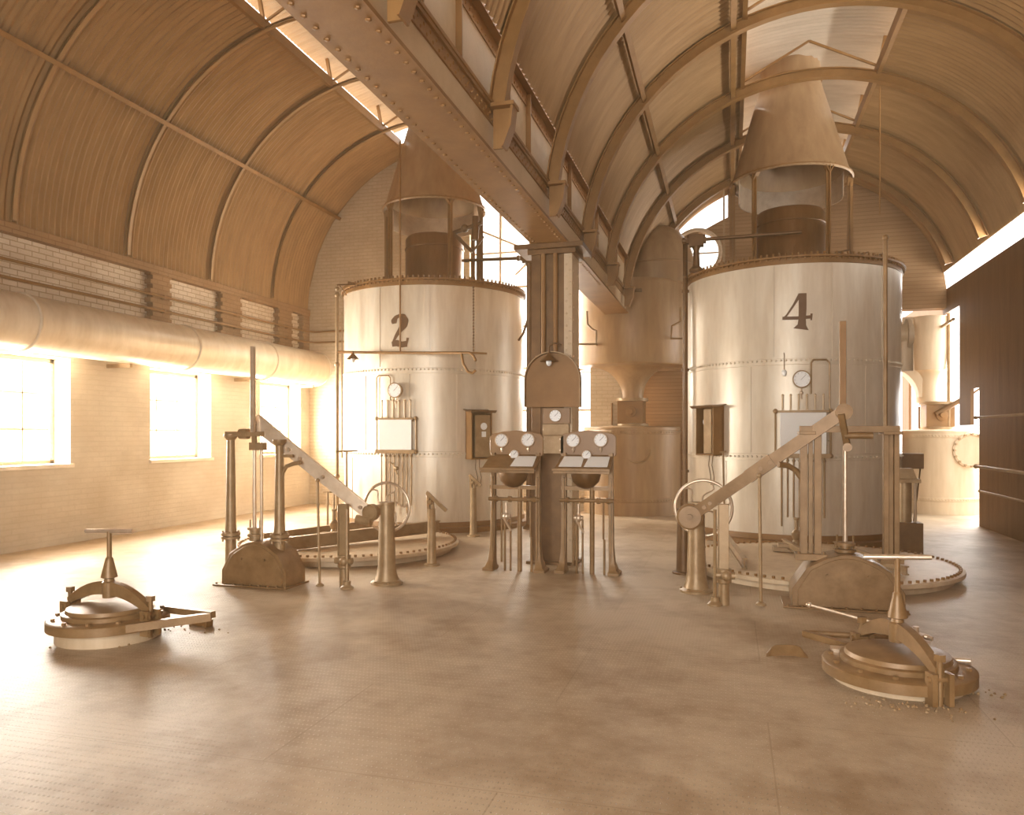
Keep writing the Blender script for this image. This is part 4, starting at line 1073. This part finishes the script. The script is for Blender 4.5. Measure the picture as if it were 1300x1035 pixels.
# ================================================================== VESSELS AT THE BACK
def vessel(cx, cy, r, mt, lab, grp, tank_h=1.73, neck_r=.24, body_r=1.15, body_z0=2.9, body_z1=4.75, seam=True):
    t = empty('low_tank', (cx, cy, 0), 'low round tank under ' + lab, 'tank', grp)
    m = MB().lathe([(r, 0), (r, tank_h), (r - .02, tank_h + .01), (.01, tank_h + .05)], (cx, cy, 0), n=64)
    build('shell', m, M_[mt], t, bev=0)
    for z in (.30, tank_h - .10):
        m = MB().lathe([(r + .002, z - .04), (r + .01, z - .03), (r + .01, z + .03), (r + .002, z + .04)], (cx, cy, 0), n=64, caps=False)
        for k in range(90):
            a = 2 * PI * k / 90; q = Vector((math.cos(a), math.sin(a), 0)); m.rivet(Vector((cx, cy, z)) + q * (r + .008), q, .016, .9)
        build('riveted_band', m, M_[mt], t, bev=0)
    v = empty('valve_chest', (cx, cy, tank_h + .04), 'flanged valve chest between ' + lab + ' and its low tank', 'valve')
    m = MB().lathe([(.26, .50), (.34, .51), (.34, .57)], (cx, cy, tank_h + .03), n=28); build('flange', m, M_['iron'], v, bev=0)
    m = MB().lathe([(.34, 0), (.34, .05), (.26, .06)], (cx, cy, tank_h + .03), n=28)
    build('flange', m, M_['iron'], v, bev=0)
    m = MB().box(cx - .26, cx + .26, cy - .26, cy + .26, tank_h + .08, tank_h + .54); m.lathe([(.11, 0), (.11, .04), (.05, .05), (.05, .12)], (cx + .02, cy - .26, tank_h + .32), (0, -1, 0), 16); m.cyl((cx - .38, cy - .2, tank_h + .05), (cx - .38, cy - .2, tank_h + .5), .02)
    build('chest', m, M_['girder'], v)
    return t, v
u = .1551; cd = 15.9; cx = cd * (u * c_ - s_); cy = cd * (u * s_ + c_)
t, v = vessel(cx, cy, .98, 'vessel', 'the dark flared hopper', 'low riveted tanks at the back')
m = MB().torus((cx + .22, cy - .95, 1.30), (0, 1, -.05), .26, .02, 24, 8, -PI * .5, PI * .5); build('curved_handle', m, M_['iron'], t, bev=0)
h = empty('flared_hopper', (cx, cy, 2.3), 'dark flared hopper hanging in the gap between the two numbered tanks', 'hopper')
prof = [(.24, 2.32)]
for k in range(13):
    a = PI / 2 * k / 12; prof.append((.24 + .56 * (1 - math.cos(a)), 2.36 + .60 * math.sin(a)))
prof += [(1.08, 2.97), (1.10, 3.0), (1.10, 4.55), (1.06, 4.62)]
m = MB().lathe(prof, (cx, cy, 0), n=48); build('body', m, M_['vessel'], h, bev=0)
m = MB().box(cx - 1.55, cx + 1.25, cy + .3, cy + .9, 2.95, 4.2); build('back_duct', m, M_['vessel'], h)
dm = Vector((cx + .52, cy - .0)); prof = [(.72, 4.58)] + [(.72 * math.cos(PI / 2 * k / 10) + .01, 5.0 + .85 * math.sin(PI / 2 * k / 10)) for k in range(11)]
m = MB().lathe(prof, (dm.x, dm.y, 0), n=40); m.torus((dm.x, dm.y, 5.0), (0, 0, 1), .73, .02, 40); build('dome', m, M_['vessel'], h, bev=0)
m = MB(); a = pz(785, 370, 14.9)
m.box(a.x - .1, a.x + .45, 14.85, 15.0, a.z - .03, a.z + .03); m.cyl((a.x + .3, 14.92, a.z - .2), (a.x + .3, 14.92, a.z), .02)
build('bracket', m, M_['dark'], h)
# small square pipe hooks
m = MB(); P = [pz(745, 395, 14.5), pz(746, 412, 14.5), pz(752, 418, 14.5), pz(757, 420, 14.5), pz(757, 436, 14.5), pz(757, 438, 14.9), pz(758, 438, 15.4)]; m.tube(P, .02); m.tube([pz(735, 437, 14.5), pz(758, 437, 14.5)], .02)
build('drain_pipe', m, M_['iron'], label='thin bent pipe in front of the dark hopper right of the column', cat='pipe', bev=0)
m = MB(); P = [pz(864, 390, 14.5), pz(864, 408, 14.5), pz(853, 414, 14.5), pz(852, 430, 14.5), pz(866, 430, 14.5), pz(862, 430, 14.9), pz(856, 430, 15.4)]; m.tube(P, .02)
build('drain_pipe', m, M_['iron'], label='thin bent pipe in front of the dark hopper beside tank 4', cat='pipe', bev=0)

# right: pale flared hopper and its tank beyond the end of the dark wall
u = (1190 - 650) / 980.; cd = 15.9; cx = cd * (u * c_ - s_); cy = cd * (u * s_ + c_)
t, v = vessel(cx, cy, .78, 'vessel2', 'the pale flared hopper', 'low riveted tanks at the back', tank_h=1.66)
h = empty('flared_hopper', (cx - .15, cy, 2.2), 'pale flared hopper seen through the opening right of tank 4', 'hopper')
hx = cx - .18; prof = [(.22, 2.24)]
for k in range(9):
    a = PI / 2 * k / 8; prof.append((.22 + .14 * (1 - math.cos(a)), 2.30 + .6 * math.sin(a)))
prof += [(.38, 3.3), (.38, 4.0)]
m = MB().lathe(prof, (hx, cy, 0), n=40); build('body', m, M_['vessel2'], h, bev=0)
poly = [(hx - .15, 2.35)] + [(hx - .21 - .62 * (1 - math.cos(PI / 2 * k / 10)), 2.35 + .62 * math.sin(PI / 2 * k / 10)) for k in range(11)] + [(hx - 1.5, 2.97), (hx - 1.5, 4.0), (hx - .1, 4.0)]
build('side_duct', MB().prism(poly, cy - .22, cy + .22), M_['vessel2'], h, bev=0)
# round manhole cover on the right low tank
n = Vector((.12, -1, 0)).normalized(); c = Vector((cx + .42, cy - .72, 1.28))
t = empty('round_hatch', c, 'round bolted hatch on the pale low tank right of tank 4', 'hatch')
m = MB().lathe([(.34, -.12), (.34, .04), (.30, .05), (.28, .03)], c, n, 32); build('cover_plate', m, M_['vessel2'], t, bev=0)
m = MB(); a_ = n.cross(Vector((0, 0, 1)))
for k in range(16):
    q = c + (a_ * math.cos(2 * PI * k / 16) + Vector((0, 0, 1)) * math.sin(2 * PI * k / 16)) * .315 + n * .04; m.bolt(q, n, .024, .04)
build('bolt_ring', m, M_['iron'], t, bev=0)
# inclined rod on the chest
m = MB().cyl((cx - .1, cy - .3, 2.0), (cx + .55, cy - .3, 2.4), .05); m.cyl((cx + .3, cy - .3, 2.2), (cx + .75, cy - .3, 2.55), .02); build('actuator', m, M_['dark'], v, bev=0)
# side branch flange on tank 4
a = pz(1150, 425, 12.9); t = empty('branch_flange', (a.x, 12.9, a.z - .3), 'flanged branch on the upper right side of tank 4', 'pipe flange')
m = MB().lathe([(.16, -.35), (.16, 0), (.24, .0), (.24, .05), (.16, .05), (.16, .09)], (a.x, 12.9, a.z), (1, 0, 0), 24); m.cyl((a.x - .02, 12.9, a.z - .55), (a.x - .02, 12.9, a.z), .12)
build('flange', m, M_['vessel2'], t, bev=0)

# ================================================================== LEFT WALL DUCT AND CONDUITS
DY1 = 15.45; t = empty('round_duct', (-8.86, 7, 2.67), 'big round duct running along the left wall above the windows', 'duct')
m = MB().lathe([(.37, YB + .05), (.37, DY1 - .1)] + [(.37 * math.cos(PI / 2 * k / 6) + .005, DY1 - .1 + .12 * math.sin(PI / 2 * k / 6)) for k in range(7)], (-8.88, 0, 3.05), (0, 1, 0), 40)
build('duct_pipe', m, M_['tank'], t, bev=0)
for y in (4, 7.9, 11.0, 13.3, DY1 - .1): build('joint_ring', MB().torus((-8.88, y, 3.05), (0, 1, 0), .375, .022, 40), M_['tank'], t, bev=0)
for y in (5.2, 9.8, 13.0, 15.2): build('bracket', MB().box(-9.32, -8.86, y, y + .05, 2.62, 2.68), M_['iron'], t, bev=0)
for z, lb, r in ((3.92, 'upper', .022), (3.68, 'lower', .022)):
    m = MB().tube([(-9.24, YB + .1, z), (-9.24, 15.5, z), (-9.1, 15.68, z), (-8.0, 15.7, z), (-6.9, 15.7, z)], r, 8)
    for y in (5.5, 7.5, 11, 13, 14.8): m.box(-9.44, -9.22, y - .02, y + .02, z - .03, z + .03)
    build('conduit_pipe', m, M_['girder'], label=lb + ' of the two thin conduits along the top of the left wall', cat='pipe', bev=0)

# ================================================================== RIGHT HANDRAILS
def rail(z, y0, y1, lab, r=.02):
    m = MB().cyl((3.75, y0, z), (3.78, y1, z), r, n=10); m.ball((3.78, y1, z), r * 1.5)
    m.bar((3.76, y0 + .3, z), (XR, y0 + .3, z), .02)
    build('hand_rail', m, M_['iron'], label=lab, cat='rail', group='rails beside the dark right wall', bev=0)
rail(1.86, 8.6, 13.9, 'top rail beside the dark right wall'); rail(1.08, 8.6, 13.9, 'middle rail beside the dark right wall', .024); rail(.70, 8.6, 13.7, 'bottom rail beside the dark right wall', .016)
t = empty('rail_post', (3.74, 11.0, 0), 'upright post carrying the rails beside the dark right wall', 'post')
build('post_tube', MB().cyl((3.70, 11.0, 0), (3.70, 11.0, 1.95), .022, n=10).ball((3.70, 11.0, 1.95), .03), M_['bright'], t, bev=0)
m = MB().lathe([(.07, 0), (.07, .02), (.03, .05)], (3.70, 11.0, 0), n=12); build('foot', m, M_['iron'], t, bev=0)

# ================================================================== FLOOR MANHOLES WITH CLAMPING SCREWS
def manhole(c, rot, R, lab, handle_h, handle_w, tilt=0, arm_side=1, h0=.10):
    c = Vector(c); t = empty('charging_hatch', c, lab, 'floor hatch', 'clamped round charging hatches in the floor')
    Mx = Matrix.Translation(c) @ Matrix.Rotation(rot, 4, 'Z')
    build('neck', MB(Mx).lathe([(R * .86, 0), (R * .86, h0), (R * .7, h0)], n=48), M_['vessel2'], t, bev=0)
    m = MB(Mx).lathe([(R * .86, h0 - .01), (R, h0), (R, h0 + .065), (R * .97, h0 + .075), (R * .75, h0 + .08), (R * .7, h0 + .06)], n=56)
    for k in range(12):
        a = 2 * PI * k / 12; m.bolt((R * .88 * math.cos(a), R * .88 * math.sin(a), h0 + .075), (0, 0, 1), .018, .02)
    rg = build('seat_ring', m, M_['stand'], t, bev=0)
    m = MB(Mx); z = h0 + .06
    m.lathe([(R * .76, z), (R * .76, z + .05), (R * .74, z + .055), (R * .70, z + .058), (R * .68, z + .085), (R * .62, z + .09), (R * .40, z + .105), (.01, z + .115)], n=48)
    build('lid', m, M_['stand'], t, bev=0)
    # lugs at both ends of the clamp bar
    for sx in (-1, 1):
        m = MB(Mx)
        for q in (-.05, .05): m.box(sx * R * 1.02 - .04, sx * R * 1.02 + .04, q - .015, q + .015, .0 if sx < 0 else h0 - .04, z + .09)
        m.cyl((sx * R * 1.02, -.08, z + .05), (sx * R * 1.02, .08, z + .05), .02, n=10); m.cyl((sx * R * 1.02, 0, z - .12), (sx * R * 1.02, 0, z + .20), .018, n=10)
        m.lathe([(.035, 0), (.035, .04)], (sx * R * 1.02, 0, z + .16), n=6)
        build('lug', m, M_['stand'], t, bev=0)
    # arched clamp bar
    m = MB(Mx); rs = []
    for k in range(17):
        f = k / 16 * 2 - 1; x = f * R * 1.02; zz = z + .10 + .15 * (1 - f * f); hh = .045 + .03 * (1 - f * f)
        rs.append([Vector((x, -.028, zz - hh)), Vector((x, .028, zz - hh)), Vector((x, .028, zz + hh * .4)), Vector((x, -.028, zz + hh * .4))])
    m.rings(rs, True, False); build('clamp_bar', m, M_['stand'], t, bev=0)
    zt = z + .27
    m = MB(Mx).lathe([(.05, z + .15), (.055, zt), (.04, zt + .01), (.035, zt + .03), (.062, zt + .04), (.058, zt + .06), (.032, zt + .17), (.028, zt + .19), (.019, zt + .2), (.018, handle_h)], n=16)
    build('screw', m, M_['stand'], t, bev=0)
    m = MB(Matrix.Translation(c)).cyl((-handle_w / 2, .02, handle_h - .008), (handle_w / 2, -.02, handle_h + .012), .018, n=10)
    build('cross_handle', m, M_['bright'], t, 'bright bare cross handle', bev=0)
    return Mx, z
# left one
g = G(134, 812); g = Vector((g.x, g.y + .08, 0))
g.x -= .04
Mx, z = manhole(g, math.radians(-8), .44, 'round charging hatch with clamp and T-handle screw, left foreground', .83, .49)
t_l = [o for o in bpy.data.objects if o.name.startswith('charging_hatch')][-1]
m = MB(Mx); m.bar((.38, -.16, z - .02), (.84, .22, z + .03), .06, .06); m.bar((.28, .30, z + .02), (.84, .24, z + .04), .05, .05)
build('swing_arm', m, M_['stand'], t_l, bev=0)
p = G(255, 794); m = MB(Matrix.Translation(p) @ Matrix.Rotation(-.25, 4, 'Z')).box(-.11, .11, -.035, .035, 0, .055)
build('iron_block', m, M_['girder'], label='small iron block on the floor right of the left hatch', cat='block')
# right one
g = G(1142, 888); g = Vector((g.x + .06, g.y + .38, 0))
Mx, z = manhole(g, math.radians(-72), .455, 'round charging hatch with clamp and T-handle screw, right foreground', .80, .39, h0=.045)
t_r = [o for o in bpy.data.objects if o.name.startswith('charging_hatch')][-1]
Mw = Matrix.Translation(g)
m = MB(Mw); m.tube([(-.25, .36, z), (-.52, .55, z + .02), (-.48, .60, z + .02), (.05, .62, z + .02), (.2, .45, z)], .022, 8); m.bar((-.25, .36, z + .01), (-.52, .56, z + .03), .05, .04)
build('swing_arm', m, M_['stand'], t_r, bev=0)
m = MB(Mw); m.cyl((.30, .1, z + .03), (.44, .06, z + .04), .018); m.lathe([(.05, 0), (.05, .05), (.02, .06), (.02, .10)], (.16, .24, z + .10), n=12); m.tube([(.10, .30, z + .1), (.2, .38, z + .12), (.28, .33, z + .1)], .016, 8)
m.box(-.38, -.28, .12, .22, z, z + .04)
build('catch', m, M_['bright'], t_r, bev=0)
# wrench leaning across
m = MB(); a = pz(1027, 768, 6.0); b = pz(1180, 810, g.y + .35)
m.tube([a, a.lerp(b, .55) + Vector((0, 0, .0)), b], .011, 8); m.ball(a, .02); m.cyl(a.lerp(b, .72), b, .02)
build('long_spanner', m, M_['bright'], label='long thin spanner resting over the back of the right hatch', cat='spanner', bev=0)
# curved scraper plate on the floor left of the right hatch
a = G(973, 834); b = G(1026, 836); m = MB(); rs = []
for k in range(13):
    f = k / 12; p = a.lerp(b, f) + Vector((0, .05 * math.sin(PI * f), 0)); hgt = .065 * min(1, math.sin(PI * min(max(f, .02), .98)) * 1.8)
    rs.append([p, p + Vector((0, .012, 0)), p + Vector((0, .06, hgt)), p + Vector((0, .048, hgt))])
m.rings(rs, True, False); build('curved_plate', m, M_['stand'], label='small curved iron plate on the floor left of the right hatch', cat='plate', bev=0)
# crumbs of coke around the hatches
m = MB()
for cxy, n_ in ((G(1150, 900), 60), (G(1230, 880), 30), (G(240, 800), 16), (G(110, 822), 14)):
    for k in range(n_):
        s = random.uniform(.004, .010); p = cxy + Vector((random.gauss(0, .16), random.gauss(.02, .07), s * .8)); 
        m.lathe([(s, -s * .8), (s * 1.1, 0), (s * .4, s * .8)], p, (random.random() * .4, random.random() * .4, 1), 5)
build('coke_crumbs', m, M_['iron'], label='scattered crumbs of coke on the plates around the hatches', cat='crumbs', kind='stuff', bev=0)

# ================================================================== HAZE IN THE HALL
hz = bpy.data.materials.new('dusty_haze'); hz.use_nodes = True; nt = hz.node_tree; nt.nodes.clear()
out = nd(nt, 'ShaderNodeOutputMaterial'); vs = nd(nt, 'ShaderNodeVolumeScatter'); vs.inputs['Color'].default_value = (.92, .66, .38, 1)
vs.inputs['Density'].default_value = .007; vs.inputs['Anisotropy'].default_value = .25
nt.links.new(vs.outputs[0], out.inputs['Volume'])
build('hall_haze', MB().box(-9.6, 4.3, YB - .1, 16.6, .002, 8.6), hz, label='thin luminous haze filling the hall', cat='haze', kind='stuff', bev=0)
